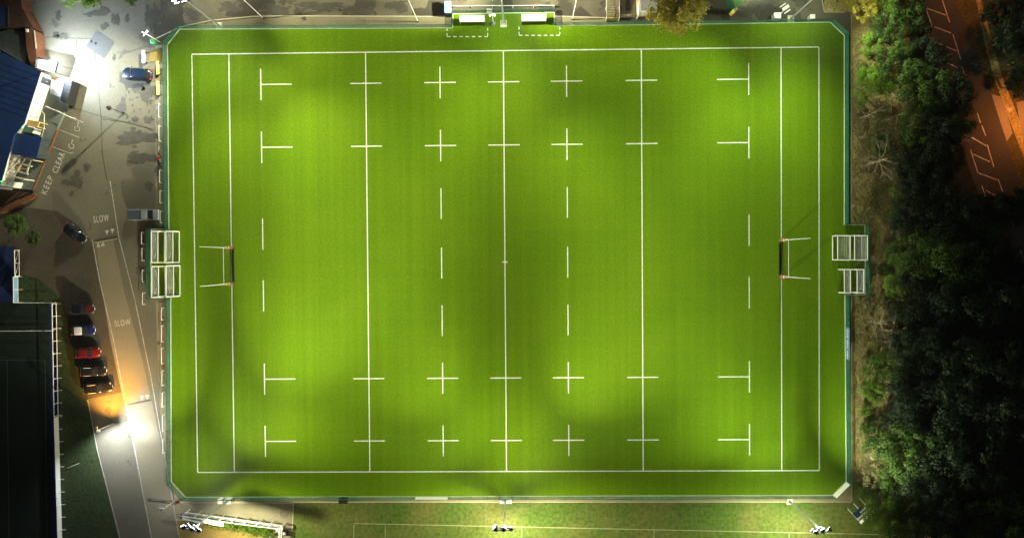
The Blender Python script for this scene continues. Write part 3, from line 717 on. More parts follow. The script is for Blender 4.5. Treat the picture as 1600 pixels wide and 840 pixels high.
def cctv():
    r = empty('camera_pole', at(250, 66))
    MB().tube(V(0, 0, 0), V(0, 0, 4.3), .06).build('pole', M_white, r)
    for d in ((.5, .3), (-.5, .2), (-.3, -.45), (.3, .5)): MB().bar(V(0, 0, 4.3), V(d[0], d[1], 4.35), .1).build('camera_arm', M_white, r)
    tag(r, 'white pole with cross shaped head at the upper left pitch corner', 'camera pole')
    r = empty('litter_bin', at(243.5, 67))
    MB().tube(V(0, 0, 0), V(0, 0, .9), .42, .52, 14).build('body', mat('bin_green', (.05, .30, .10), .5), r)
    MB().tube(V(0, 0, .9), V(0, 0, 1.0), .5, .3, 14).build('lid', mat('bin_lid', (.10, .42, .16), .5), r)
    tag(r, 'round green bin at the upper left pitch corner', 'bin')
cctv()
def dark_post():
    r = empty('lamp_post', at(193, 177))
    MB().tube(V(0, 0, 0), V(0, 0, 3.9), .06).build('pole', M_black, r)
    MB().tube(V(0, 0, 0), V(0, 0, .3), .2).build('foot', M_black, r)
    MB().tube(V(0, 0, 3.8), V(0, 0, 4.3), .38, .2, 10).build('lantern', M_black, r)
    tag(r, 'unlit dark lantern post in the middle of the car park', 'lamp post')
dark_post()

# street lamp by the lane (lit, white and warm)
def lane_lamp():
    b = at(178.5, 661); r = empty('street_lamp', b)
    H = 4.6; MB().tube(V(0, 0, 0), V(0, 0, H), .07).build('pole', M_galv, r)
    h1 = MB().box(V(.25, -.1, H), (.55, .28, .14)).build('white_lamp_head', M_white, r); MB().box(V(.3, -.1, H - .085), (.4, .22, .03)).build('lens', M_lens, h1)
    h2 = MB().box(V(-.05, .35, H - .1), (.28, .5, .14)).build('warm_lamp_head', M_wood, r); MB().box(V(-.05, .38, H - .19), (.2, .36, .03)).build('lens', M_lensw, h2)
    tag(r, 'short street lamp beside the lane, glaring white and orange', 'street lamp')
    spot('white_lamp', b + V(.5, -.15, H - .25), at(215, 770), 9 * KW, 150, (.92, .97, 1.0), .5, .1, r)
    spot('white_lamp', b + V(.6, -.1, H - .25), at(219, 652), 9 * KW, 84, (1.0, .98, .95), 1, .1, r)
    spot('warm_lamp', b + V(.1, .65, H - .3), at(176, 600), 19 * KW, 104, (1.0, .42, .05), 1, .1, r)
lane_lamp()
def corner_lamp():
    b = at(276, 780); r = empty('street_lamp', b)
    H = 4.4; MB().tube(V(0, 0, 0), V(0, 0, H), .07).build('pole', M_white, r)
    hd = MB().box(V(-.2, 0, H), (.7, .45, .16)).build('lamp_head', M_white, r); MB().box(V(-.25, 0, H - .095), (.5, .3, .03)).build('lens', M_lens, hd)
    tag(r, 'white lamp post beside the barrier at the lower left pitch corner', 'street lamp')
    spot('corner_lamp', b + V(-.4, 0, H - .25), at(262, 800), .45 * KW, 140, (1, .97, .9), 1, .1, r)
corner_lamp()
def road_gate():
    b = at(277, 783); r = empty('road_barrier', b); q = at(236, 778, 0) - b
    MB().box(V(0, 0, .5), (.35, .35, 1.0)).build('cabinet', M_brick, r)
    MB().bar(V(0, 0, 1.0), q + V(0, 0, 1.0), .14, .12).build('arm', M_black, r)
    MB().bar(q * .35 + V(0, 0, .5), V(0, 0, 1.0) + q * .8, .06).build('brace', M_black, r)
    MB().tube(q, q + V(0, 0, .95), .05).build('rest_post', M_black, r)
    tag(r, 'dark swing barrier across the lane at the lower left', 'barrier')
road_gate()

# ------------------------------------------------------------------ vehicles
def ring(x, w, z0, z1, n=16, e=3.2, cz=None):
    pts = []; cz = (z0 + z1) / 2; hz = (z1 - z0) / 2
    for i in range(n):
        t = 2 * PI * i / n; c, s = math.cos(t), math.sin(t)
        pts.append(V(x, w * math.copysign(abs(c) ** (2 / e), c), cz + hz * math.copysign(abs(s) ** (2 / e), s)))
    return pts
def car(px, py, ang, paint, label, L=4.3, Wd=1.78, H=1.45, roof=None, kind='hatch', hood=None, group=None, rails=False, name='parked_car'):
    r = empty(name, at(px, py, .75), ang); r.location.z = -.052
    w = Wd / 2; h = L / 2; belt = .92
    st = [(-h, w * .72, .42, .72), (-h + .12, w * .88, .32, .84), (-h + .5, w * .97, .25, belt), (-h * .4, w, .22, belt), (h * .2, w, .22, belt), (h * .5, w * .98, .24, belt - .03), (h - .55, w * .93, .26, .80), (h - .15, w * .80, .32, .70), (h, w * .60, .40, .60)]
    body = MB().loft([ring(*s) for s in st]).build('body', paint, r)
    if kind == 'hatch': cb = [(-h + .25, w * .70, belt - .1, belt + .12), (-h + .62, w * .80, belt - .1, H - .16), (-h + 1.1, w * .84, belt - .1, H - .04), (0, w * .84, belt - .1, H - .02), (h * .16, w * .82, belt - .1, H - .08), (h * .42, w * .84, belt - .1, belt + .05)]
    elif kind == 'saloon': cb = [(-h + .75, w * .72, belt - .1, belt + .05), (-h + 1.3, w * .78, belt - .1, H - .08), (-h + 1.7, w * .82, belt - .1, H - .03), (0, w * .82, belt - .1, H - .02), (h * .16, w * .80, belt - .1, H - .08), (h * .42, w * .84, belt - .1, belt + .05)]
    else: cb = [(-.1, w * .84, belt - .1, belt + .1), (.02, w * .84, belt - .1, H - .06), (.3, w * .84, belt - .1, H - .02), (.95, w * .83, belt - .1, H - .02), (1.2, w * .82, belt - .1, H - .1), (1.65, w * .86, belt - .1, belt + .04)]
    MB().loft([ring(*s) for s in cb]).build('windows', M_glass, r)
    x0, x1 = cb[2][0] - .12, cb[-2][0] - .02
    rf = MB().loft([ring(x0, w * .66, H - .09, H - .015), ring(x0 + .2, w * .76, H - .10, H + .012), ring(x1 - .2, w * .76, H - .10, H + .012), ring(x1, w * .70, H - .12, H - .02)]).build('roof', roof or paint, r)
    if rails:
        for s in (-1, 1): MB().bar(V(x0 + .15, s * w * .68, H + .04), V(x1 - .15, s * w * .68, H + .04), .04).build('roof_rail', M_white, rf)
    if hood:
        MB().loft([ring(h * .44, w * .86, belt - .12, belt + .012), ring(h - .6, w * .84, .70, .82), ring(h - .12, w * .70, .60, .70)]).build('bonnet', hood, r)
    if kind == 'pickup':
        MB().box(V(-h * .5 - .05, 0, belt + .03), (h - .1, Wd * .86, .10)).build('bed_cover', P_bed, r, bevel=.03)
        for s in (-1, 1): MB().bar(V(-h + .1, s * w * .92, belt + .06), V(-.1, s * w * .92, belt + .06), .06).build('side_rail', M_galv, r)
        MB().box(V(h - .02, 0, .6), (.14, Wd * .9, .3)).build('bull_bar', M_white, r, bevel=.03)
    for sx in (-1, 1):
        for s in (-1, 1):
            wx = sx * (h - .82); ty = MB().tube(V(wx, s * (w - .2), .33), V(wx, s * (w + .01), .33), .33, n=16).build('wheel', M_black, r)
            MB().tube(V(wx, s * (w + .005), .33), V(wx, s * (w + .03), .33), .2, n=12).build('rim', M_rim, ty)
    for s in (-1, 1):
        MB().box(V(h - .15, s * w * .62, .66), (.20, .26, .09)).build('headlight', M_hl, r, bevel=.03)
        MB().box(V(-h + .1, s * w * .68, .78), (.14, .3, .14)).build('tail_light', M_tl, r, bevel=.02)
        MB().box(V(h * .30, s * (w + .08), .98), (.14, .2, .13)).build('wing_mirror', paint, r, bevel=.02)
    for (xx, zz) in ((h * .30, belt + .20), (-h + .5, 1.1)): pass
    MB().box(V(h + .0, 0, .42), (.03, .5, .11)).build('number_plate', M_white, r)
    tag(r, label, 'car', group); return r
def paint(n, c, r=.3): return mat(n, c, r, spec=.5, coat=.8, var=0)
P_blue = paint('dark_blue_paint', (.004, .012, .035)); P_navy = paint('navy_paint', (.006, .008, .016)); P_blk = paint('black_paint', (.008, .008, .010))
P_red = paint('deep_red_paint', (.12, .005, .008)); P_roy = paint('royal_blue_paint', (.008, .014, .09)); P_wht = paint('white_paint', (.66, .68, .72)); P_slv = paint('silver_grey_paint', (.22, .25, .29)); P_mar = paint('maroon_paint', (.07, .010, .010)); P_bed = paint('bed_grey', (.06, .08, .11), .5)
car(213.5, 115.5, PI - math.radians(5), P_blue, 'dark blue car facing the building, parked level with the yellow bench', L=4.75, Wd=1.9, H=1.5)
car(223, 335.5, math.radians(0), P_slv, 'silver grey pickup with white bull bar facing the pitch', L=4.9, Wd=1.8, H=1.7, kind='pickup', name='pickup_truck')
car(116, 364.5, math.radians(-34), P_navy, 'lone dark car parked at an angle left of the lane', L=4.0, H=1.4, kind='saloon')
G5 = 'five cars parked in a row left of the lane'
car(127, 483, math.radians(2), P_navy, 'dark car with a red bonnet, topmost of the row', L=3.9, Wd=1.7, hood=P_mar, group=G5)
car(128.5, 516, math.radians(1), P_roy, 'blue car with a white roof in the row', L=3.8, Wd=1.7, roof=P_wht, group=G5)
car(136, 551, math.radians(4), P_red, 'deep red car in the middle of the row', L=4.0, Wd=1.72, group=G5)
car(144, 579.5, math.radians(2), P_navy, 'navy car with roof rails below the red car', L=4.2, rails=True, group=G5)
car(152, 606, math.radians(6), P_blk, 'black car at the bottom of the row beside the orange light', L=4.5, Wd=1.85, H=1.55, rails=True, group=G5)

# bicycle and motorbike
def bicycle():
    r = empty('bicycle', at(251, 233), math.radians(70))
    for x in (-.52, .52):
        w = MB(); P = [V(x + .34 * math.cos(t), 0, .35 + .34 * math.sin(t)) for t in [i * PI / 8 for i in range(17)]]
        w.path(P, .035, 5); w = w.build('wheel', M_black, r)
    f = MB().path([V(-.52, 0, .35), V(-.1, 0, .32), V(.35, 0, .8), V(-.22, 0, .78), V(-.1, 0, .32)], .03, 5); f.path([V(.52, 0, .35), V(.36, 0, .95)], .03, 5); f.path([V(-.52, 0, .35), V(-.22, 0, .78)], .025, 5)
    f.build('frame', M_white, r); MB().bar(V(.36, -.28, .98), V(.36, .28, .98), .05).build('handlebar', M_black, r); MB().box(V(-.25, 0, .9), (.26, .14, .06)).build('saddle', M_black, r)
    tag(r, 'dark bicycle standing above the red motorbike beside the fence', 'bicycle')
def motorbike():
    r = empty('motorbike', at(251.5, 251), math.radians(97))
    for x in (-.7, .7): 
        w = MB().tube(V(x, -.07, .31), V(x, .07, .31), .31, n=16).build('wheel', M_black, r); MB().tube(V(x, -.09, .31), V(x, .09, .31), .14, n=10).build('hub', M_rim, w)
    MB().loft([ring(-.1, .12, .65, .85), ring(.1, .2, .6, .98), ring(.4, .19, .6, 1.0), ring(.6, .1, .7, .9)]).build('tank', M_red, r)
    MB().loft([ring(-.95, .08, .78, .86), ring(-.6, .15, .7, .86), ring(-.1, .14, .7, .88)]).build('seat', M_black, r)
    MB().box(V(0, 0, .42), (.6, .3, .4)).build('engine', M_grey, r, bevel=.04)
    MB().path([V(.7, .1, .31), V(.45, .1, 1.0)], .035).path([V(.7, -.1, .31), V(.45, -.1, 1.0)], .035).build('fork', M_white, r)
    MB().bar(V(.42, -.38, 1.06), V(.42, .38, 1.06), .05).build('handlebar', M_black, r); MB().sphere(V(.62, 0, .9), .1).build('headlight', M_hl, r)
    tag(r, 'red motorbike parked beside the fence, upper left of the pitch', 'motorbike')
bicycle(); motorbike()

# ------------------------------------------------------------------ clubhouse and outbuildings on the left
def poly_block(root, pts, z1, m, name, z0=-.06, zt=None):
    P = [at(x, y, zt if zt is not None else z1) - root.location for x, y in pts]
    P = [(p.x, p.y) for p in P]
    return MB().prism(P, z0 - root.location.z, z1 - root.location.z).build(name, m, root)
def clubhouse():
    root = empty('clubhouse', at(60, 160))
    main = [(-60, 40), (0, 81), (64, 111), (38, 192), (22, 212), (2, 283), (-60, 270)]
    inset = [(-60, 44), (0, 84), (62, 113), (36, 191), (20, 211), (0, 281), (-60, 268)]
    poly_block(root, inset, 3.38, M_render, 'wall', zt=3.4)
    rf = poly_block(root, main, 3.55, M_blueroof, 'roof', z0=3.40)
    # standing seams
    a, b = at(64, 111, 3.56), at(38, 192, 3.56)
    sm_ = MB()
    for i in range(1, 9):
        p = a.lerp(b, i / 9) - root.location; q = p + (at(-60, 68, 3.56) - at(64, 111, 3.56)); sm_.bar(p, q, .05, .05)
    sm_.build('roof_seams', M_blueroof, rf)
    # facade windows and door on the lit wall
    f0, f1 = at(62, 113, 3.4), at(36, 191, 3.4); d = (f1 - f0).normalized(); nrm = V(-d.y, d.x, 0)
    if nrm.x < 0: nrm = -nrm
    for t in (.28, .52, .78):
        c = f0.lerp(f1, t) - root.location + nrm * .03; R = Matrix((d, nrm, V(0, 0, 1))).transposed()
        w = MB().box(V(c.x, c.y, 1.9), (1.5, .06, 1.0), rot=R).build('window', M_galv, root)
        MB().box(V(c.x, c.y, 1.9) + nrm * .04, (1.34, .03, .84), rot=R).build('pane', M_canvas, w)
    c = f0.lerp(f1, .12) - root.location + nrm * .04
    dr = MB().box(V(c.x, c.y, 1.55), (.95, .06, 2.05), rot=R).build('door', M_glass, root); MB().box(V(c.x, c.y, 1.5) + nrm * .06, (.05, .05, .3), rot=R).build('handle', M_white, dr)
    gt = MB().bar(f0 - root.location + nrm * .14 + V(0, 0, .02), f1 - root.location + nrm * .14 + V(0, 0, .02), .14, .12); gt.build('gutter', M_grey, root)
    # lower wing
    poly_block(root, [(24, 207), (65, 214), (57, 247), (17, 241)], 3.0, M_blueroof, 'wing_roof', z0=2.85)
    poly_block(root, [(26, 209), (64, 215.5), (56, 245.5), (19, 240)], 2.85, M_darkroof, 'wing_wall', zt=2.85)
    # timber side porch and grey box
    poly_block(root, [(42, 187), (62, 190), (58, 199), (41, 196)], 2.6, M_wood, 'porch_roof', z0=2.4)
    for x, y in ((43, 188.5), (61, 191), (57, 198)):
        p = at(x, y, 2.4) - root.location; MB().bar(V(p.x, p.y, 0), V(p.x, p.y, 2.4), .12).build('porch_post', M_wood, root)
    poly_block(root, [(37, 197), (53, 200), (50, 208), (34, 205)], 2.2, M_render, 'plant_box')
    p = at(35, 198.5, 2.9) - root.location; MB().box(p, (.18, .18, .18)).build('exit_light', M_lensg, root)
    p = at(2, 283, 2.4) - root.location; MB().box(p, (.18, .18, .18)).build('exit_light', M_lensg, root)
    tag(root, 'white walled clubhouse with a big dark blue roof on the left', 'building')
    # terrace
    t = empty('raised_terrace', at(75, 200))
    tp = [(84, 118), (99, 128), (96, 152), (99, 178), (88, 202), (50, 297), (0, 292), (-60, 285), (-60, 120), (20, 110)]
    poly_block(t, tp, .42, M_terr, 'floor')
    e = [at(x, y, .42) - t.location for x, y in [(88.6, 203), (50, 298)]]
    MB().bar(e[0] + V(.1, 0, -.12), e[1] + V(.1, 0, -.12), .14, .35).build('brick_parapet', M_brick, t)
    hp = [at(x, y, 1.4) - t.location for x, y in [(64, 172), (69, 178), (69, 200), (62, 225)]]
    ra = MB().path(hp, .06); ra.build('curved_rail', M_cwood, t)
    ra = MB().path([at(x, y, 1.3) - t.location for x, y in [(71, 166), (90, 174), (110, 183)]], .05)
    for x, y in [(71, 166), (90, 174), (110, 183)]:
        p = at(x, y, 1.3) - t.location; ra.tube(V(p.x, p.y, 0), p, .05)
    ra.build('ramp_rail', M_white, t)
    tag(t, 'dark slab terrace with red brick edge in front of the clubhouse', 'terrace')
    # brick ramp below
    b = empty('brick_ramp', at(20, 305)); poly_block(b, [(-60, 286), (0, 294), (50, 300), (0, 322), (-60, 330)], .3, M_browntile, 'surface'); 
    poly_block(b, [(52, 302), (58, 306), (2, 333), (-60, 340), (-60, 332), (0, 324)], .55, M_brick, 'low_wall'); tag(b, 'dark red brick ramp below the terrace', 'ramp')
    # pergola
    g = empty('pergola', at(30, 265))
    h = 2.6; 
    def P(x, y): return at(x, y, h) - g.location
    for q in (((17, 242), (52, 250)), ((14, 251), (50, 260)), ((12, 263), (44, 272)), ((8, 272), (38, 280)), ((34, 243), (10, 270)), ((9, 262), (5, 282)), ((40, 246), (22, 274)), ((48, 250), (42, 270))):
        MB().bar(P(*q[0]), P(*q[1]), .22, .16).build('beam', M_cwood, g)
    for x, y in ((17, 242), (52, 250), (8, 272), (38, 280)):
        p = P(x, y); MB().bar(V(p.x, p.y, 0), p, .14).build('post', M_cwood, g)
    tag(g, 'pale timber pergola beams over the terrace', 'pergola')
    ub = empty('parasol', at(32, 262)); 
    c = at(28.5, 262, 2.3) - ub.location
    m = MB(); n = 8
    for i in range(n):
        a0, a1 = 2 * PI * i / n, 2 * PI * (i + 1) / n
        m.add([c + V(0, 0, .35), c + V(.6 * math.cos(a0), .6 * math.sin(a0), 0), c + V(.6 * math.cos(a1), .6 * math.sin(a1), 0)], [(0, 1, 2)])
    m.build('canopy', mat('orange_canvas', (.6, .25, .08), .8), ub); MB().tube(V(c.x, c.y, 0), c + V(0, 0, .4), .03).build('pole', M_white, ub)
    tag(ub, 'small orange parasol among the pergola beams', 'parasol')
    k = empty('white_container', at(24, 292)); poly_block(k, [(3, 281.5), (23, 284), (19.5, 292.5), (0, 290)], 2.3, M_render, 'body'); p = at(12, 287, 2.45) - k.location; MB().tube(p - V(0, 0, .15), p, .15).build('vent', M_grey, k)
    poly_block(k, [(0, 292), (19, 294), (18, 297), (-1, 294.6)], 1.9, M_white, 'side_shelf', z0=1.8)
    tag(k, 'white cabin with a round vent at the end of the terrace', 'cabin')
    # lit entrance: canopy and dark screen
    e = empty('entrance_canopy', at(90, 115)); poly_block(e, [(56, 92), (89, 98), (84.5, 113), (55, 106)], 2.9, M_white, 'panel', z0=2.75)
    ed = MB()
    Q = [at(x, y, 2.95) - e.location for x, y in [(60, 91), (89.5, 97.5), (85, 113)]]
    for a, b_ in zip(Q, Q[1:]): ed.bar(a, b_, .3, .3)
    ed.build('dark_fascia', M_black, e)
    for x, y in ((60, 93), (88, 99), (84, 112)):
        p = at(x, y, 2.7) - e.location; MB().bar(V(p.x, p.y, 0), V(p.x, p.y, 2.7), .1).build('post', M_grey, e)
    tag(e, 'brightly lit white entrance canopy with dark edge', 'canopy')
    s = empty('dark_screen', at(115, 140)); poly_block(s, [(103, 123), (113, 126), (104, 163), (94, 157)], 1.9, M_black, 'body'); 
    for i in range(6):
        a = at(104 - i * 1.6, 128 + i * 5.5, 1.93) - s.location; b_ = at(111 - i * 1.6, 130 + i * 5.5, 1.93) - s.location; MB().bar(a, b_, .06, .05).build('roof_batten', M_black, s)
    tag(s, 'long dark shelter beside the lit entrance', 'shelter')
    m = MB(); m.flat([at(x, y, .428) for x, y in [(80, 122), (101, 125), (94, 152), (78, 146)]]); struct('entrance_paving', m, mat('pale_paving', (.6, .6, .58), .8))
    v = empty('planter', at(90, 123)); MB().tube(V(0, 0, .43), V(0, 0, .9), .3, .4, 12).build('pot', M_red, v); MB().sphere(V(0, 0, 1.0), .36, sc=(1, 1, .6)).build('plant', L_green, v)
    tag(v, 'round red planter in front of the lit entrance', 'planter')
clubhouse()
def wall_flood(px, py, z, aim, power, col, label, sz=150):
    b = at(px, py, z); r = empty('wall_floodlight', b)
    MB().box(V(-.1, 0, 0), (.3, .08, .08)).tube(V(-.2, 0, -2.5), V(-.2, 0, .05), .05).build('bracket', M_grey, r)
    hd = MB().box(V(.1, 0, 0), (.14, .4, .3)).build('housing', M_navy, r); MB().box(V(.18, 0, 0), (.02, .34, .24)).build('lens', M_lens, hd)
    spot('wall_lamp', b + V(.35, 0, -.1), aim, power * KW, sz, col, 1, .12, r); tag(r, label, 'wall light')
wall_flood(58, 104, 6.0, at(165, 85), 34, (.72, .86, 1.0), 'white floodlight on a bracket above the entrance canopy', 165)
wall_flood(59, 98, 2.6, at(110, 88), 3.5, (.85, .93, 1.0), 'small floodlight under the entrance canopy edge', 165)

def outbuildings():
    o = empty('tiled_annexe', at(40, 40)); poly_block(o, [(-60, -40), (30, -40), (34, 12), (52, 44), (38, 42), (15, 44), (-60, 40)], 2.6, M_browntile, 'roof', z0=2.4)
    poly_block(o, [(-60, -40), (29, -40), (33, 12.5), (50, 43), (37, 41), (16, 43), (-60, 39)], 2.4, M_brick, 'wall', zt=2.4)
    poly_block(o, [(-40, 10), (9, 10), (9, 41), (-40, 41)], 2.9, M_blueroof, 'blue_roof', z0=2.62, zt=2.9)
    MB().bar(at(12, 10, 2.8) - o.location, at(13, 43, 2.8) - o.location, .25, .3).build('gutter', M_black, o)
    tag(o, 'brown tiled annexe with a blue roof strip at the upper left', 'building')
    w = empty('brick_wall', at(57, 75)); poly_block(w, [(39, 45), (46, 42), (54, 48), (56, 75), (58, 98), (54, 107), (47, 100), (41, 75)], 2.2, M_brick, 'wall')
    MB().bar(at(53.6, 48, 2.25) - w.location, at(56.4, 76, 2.25) - w.location, .15, .12).build('coping', M_kerb, w)
    MB().box(at(42.5, 48, 2.35) - w.location, (.35, .5, .2)).build('lamp', M_white, w)
    tag(w, 'red brick wall between the annexe and the clubhouse', 'wall')
    f = empty('flat_roof_store', at(30, 75)); poly_block(f, [(-60, 46), (0, 50), (15, 46), (37, 50), (41, 84), (40, 100), (-60, 44)], 1.8, M_darkroof, 'body')
    tag(f, 'dark flat roofed store beside the brick wall', 'store')
outbuildings()

# ------------------------------------------------------------------ dark pitch rails
GR2 = 'white rails round the dark left pitch'
def pitch_rail(a, b, label, panel=None, h=1.1, step=1.95, brace=True, ticks=True, lower=True):
    p0 = at(*a); q = at(*b) - p0; root = empty('pitch_rail', p0); L = q.length; n = max(2, round(L / step)); d = q.normalized(); sd = V(-d.y, d.x, 0)
    if sd.x < 0: sd = -sd
    MB().bar(V(0, 0, h), q + V(0, 0, h), .09).build('top_rail', M_white, root)
    if lower: MB().bar(V(0, 0, .12), q + V(0, 0, .12), .08).build('bottom_rail', M_white, root)
    if panel: MB().bar(V(0, 0, h * .5) - sd * .06, q + V(0, 0, h * .5) - sd * .06, .03, h * .88).build('panel', panel, root)
    for i in range(n + 1):
        p = q * (i / n); MB().bar(p + V(0, 0, .0), p + V(0, 0, h), .08).build('post', M_white, root)
        if ticks: MB().bar(p + sd * .05 + V(0, 0, .06), p + sd * .65 + V(0, 0, .06), .07).build('foot', M_white, root)
        if brace and i < n and not panel:
            MB().bar(p + V(0, 0, .15), q * ((i + 1) / n) + V(0, 0, h - .05), .04).build('diagonal', M_white, root)
    tag(root, label, 'railing', GR2)
pitch_rail((30.5, 391), (31, 431), 'braced white gate rail, topmost beside the dark pitch', step=1.9, ticks=False)
pitch_rail((28.5, 432), (29, 472), 'white rail in front of the blue strip, below the braced gate', panel=M_bluelt, step=2.0)
pitch_rail((30, 472.5), (87, 472.5), 'thin white cross rail joining the two long rails', h=.5, brace=False, ticks=False, lower=False)
pitch_rail((88.5, 474), (91.5, 648), 'long open white rail beside the parked cars', brace=False)
pitch_rail((91.7, 650), (97.5, 846), 'long rail with solid white boards at the lower left', panel=M_white, brace=False)
pitch_rail((-20, 517), (84, 516), 'thin white cross rail lying across the dark pitch', h=.35, brace=False, ticks=False, lower=False)
l = empty('fallen_pole', at(114, 727)); MB().tube(at(105, 731, .08) - l.location, at(123, 723.5, .08) - l.location, .05).build('shaft', M_cwood, l); MB().sphere(at(105, 731, .08) - l.location, .09).build('cap', M_black, l)
tag(l, 'thin pale pole lying on the dark grass', 'pole')

# ------------------------------------------------------------------ above the pitch on the right
def steps():
    r = empty('slatted_steps', at(957, 20))
    h = .9
    for i in range(15):
        a = at(948, 24 - i * 2.6, h + i * .05) - r.location; b = at(967, 24 - i * 2.6, h + i * .05) - r.location; MB().bar(a, b, .17, .05).build('slat', M_twig, r)
    for x in (947.5, 968):
        MB().bar(at(x, 29, h + .9) - r.location, at(x, -20, h + 1.4) - r.location, .08).build('side_rail', M_white, r)
        for y in (28, 10, -8):
            p = at(x, y, h + .9) - r.location; MB().bar(V(p.x, p.y, -.05), p, .07).build('post', M_white, r)
    MB().bar(at(948, 27.5, .5) - r.location, at(968, 27.5, .5) - r.location, .6, 1.0).build('front_board', M_scrub, r)
    tag(r, 'brown slatted steps between white rails above the pitch', 'steps')
    s = empty('cream_hut', at(1003, 12)); poly_block(s, [(998, -40), (1026, -40), (1026, 18), (1001, 19), (998, 24)], 2.0, M_render, 'wall'); poly_block(s, [(1001, -40), (1027, -40), (1027, 16), (1001, 17)], 2.2, M_galv, 'roof', z0=2.03)
    MB().box(at(996, 2, 1.0) - s.location, (.1, .9, 1.9)).build('door', M_wood, s)
    tag(s, 'cream hut with grey roof left of the olive tree', 'hut')
    b = empty('timber_planter', at(983, 25)); 
    for x in (969, 979, 989): MB().box(at(x + 4, 25, .25) - b.location, (.9, .35, .5)).build('sleeper', M_twig, b)
    tag(b, 'low timber edging beside the slatted steps', 'edging')
    d = empty('dark_door_mat', at(981, 6)); MB().box(V(0, 0, .02), (.5, 1.9, .16)).build('slab', M_black, d); MB().box(V(0, 0, .11), (.4, 1.7, .03)).build('grate', M_browntile, d); tag(d, 'dark grate in the ground left of the cream hut', 'grate')
steps()
def green_hut():
    r = empty('green_hut', at(1150, 8))
    poly_block(r, [(1112, -30), (1142, -9), (1150, 13), (1190, -22), (1160, -60), (1120, -60)], 3.0, M_greenroof, 'roof', z0=2.85)
    poly_block(r, [(1114, -30), (1143, -8), (1150, 11), (1188, -22), (1160, -58), (1121, -58)], 2.85, M_greenwall, 'wall', zt=2.85)
    p = at(1149, 14.5, 2.0) - r.location; MB().box(p - V(0, 0, 1.0), (.7, .5, 2.0), rz=.7).build('corner_box', M_yellow, r)
    for i in range(4): MB().bar(at(1146 + i * 10, 6 - i * 9, 3.02) - r.location, at(1128 + i * 10, -20 - i * 9, 3.02) - r.location, .05, .05).build('roof_seam', M_greenroof, r)
    tag(r, 'green roofed hut at the top edge, right of the olive tree', 'hut')
    d = empty('picnic_table', at(1225, 15))
    MB().box(V(0, 0, .75), (1.2, .5, .06), rz=.6).build('top', M_white, d)
    for s in (-1, 1): MB().box(V(s * .35, s * -.5, .42), (1.1, .2, .06), rz=.6).build('seat', M_white, d)
    for s in (-1, 1): MB().bar(V(s * .4, s * .3 - .3, 0), V(s * .3, s * .2, .75), .08).build('leg', M_white, d)
    tag(d, 'small white picnic table on stained ground above the upper right fence', 'table')
green_hut()

# ------------------------------------------------------------------ below the pitch
def rack():
    r = empty('equipment_rack', at(360, 812)); h = 1.5
    def P(x, y, z=h): return at(x, y, z) - r.location
    ends = [((284, 806), (437, 826)), ((290, 800), (441, 821)), ((288, 803), (438, 823.5))]
    for (a, b) in ends[:2]: MB().bar(P(*a), P(*b), .12, .1).build('top_rail', M_white, r)
    MB().bar(P(288, 802, .9), P(438, 823, .9), .08, .08).build('middle_rail', M_galv, r)
    for i in range(9):
        t = i / 8; a = V(*[0, 0, 0]) + P(*ends[0][0]).lerp(P(*ends[0][1]), t); b = P(*ends[1][0]).lerp(P(*ends[1][1]), t)
        MB().bar(a, b, .10, .08).build('rung', M_white, r)
        for q in (a, b): MB().bar(V(q.x, q.y, -.05), q, .08).build('post', M_white, r)
    MB().bar(P(438, 824), P(434, 850), .12, .1).build('end_rail', M_white, r); MB().bar(P(441, 822), P(438, 850), .12, .1).build('end_rail', M_white, r)
    MB().bar(P(285, 809), P(312, 815.5), .22, .12).build('side_rail', M_white, r)
    for x, y in ((284, 808), (286, 803)): MB().box(P(x, y, 1.3), (.5, .35, .3), rz=.4).build('end_weight', M_navy, r)
    tag(r, 'long white ladder shaped equipment rack on the lower left yard', 'rack')
    for x, y, m, s, l in ((439.5, 826, M_cwood, (.5, .8, .9), 'beige box beside the end of the white rack'), (447, 830, M_black, (.75, .75, .8), 'dark bin with a white lid at the end of the white rack')):
        b = empty('storage_bin', at(x, y)); MB().box(V(0, 0, s[2] / 2), s).build('body', m, b, bevel=.05); MB().box(V(0, 0, s[2] + .03), (s[0] * .6, s[1] * .6, .06)).build('lid', M_white, b); tag(b, l, 'bin')
    k = empty('timber_stack', at(425, 834))
    for i in range(3): MB().bar(V(-.8 + i * .2, -.7, .1 + .05 * i), V(.7 + i * .2, .8, .1 + .05 * i), .1).build('plank', M_cwood, k)
    tag(k, 'grey planks lying beside the hedge under the white rack', 'planks')
rack()
def bleacher():
    b = at(1344, 797); r = empty('small_stand', b, math.radians(43))
    L = 3.0
    for i, (y, z) in enumerate(((-.55, 1.25), (-.2, .95), (.15, .65))): MB().box(V(0 + (.5 if i == 2 else 0), y, z), (L if i < 2 else 1.5, .22, .06)).build('seat_plank', M_white if i != 1 else M_galv, r)
    MB().bar(V(-L / 2, -.65, 1.5), V(L / 2, -.65, 1.5), .22, .1).build('back_rail', M_white, r)
    MB().box(V(-.5, .25, .5), (1.6, .9, .05)).build('deck', M_navy, r)
    for s in (-1, 0, 1): MB().bar(V(s * 1.25, -.65, 0), V(s * 1.25, -.65, 1.5), .07).bar(V(s * 1.25, -.6, .05), V(s * 1.25, 1.6, .05), .12).build('leg', M_white, r)
    tag(r, 'small pale spectator stand at the edge of the lower right trees', 'stand')
bleacher()

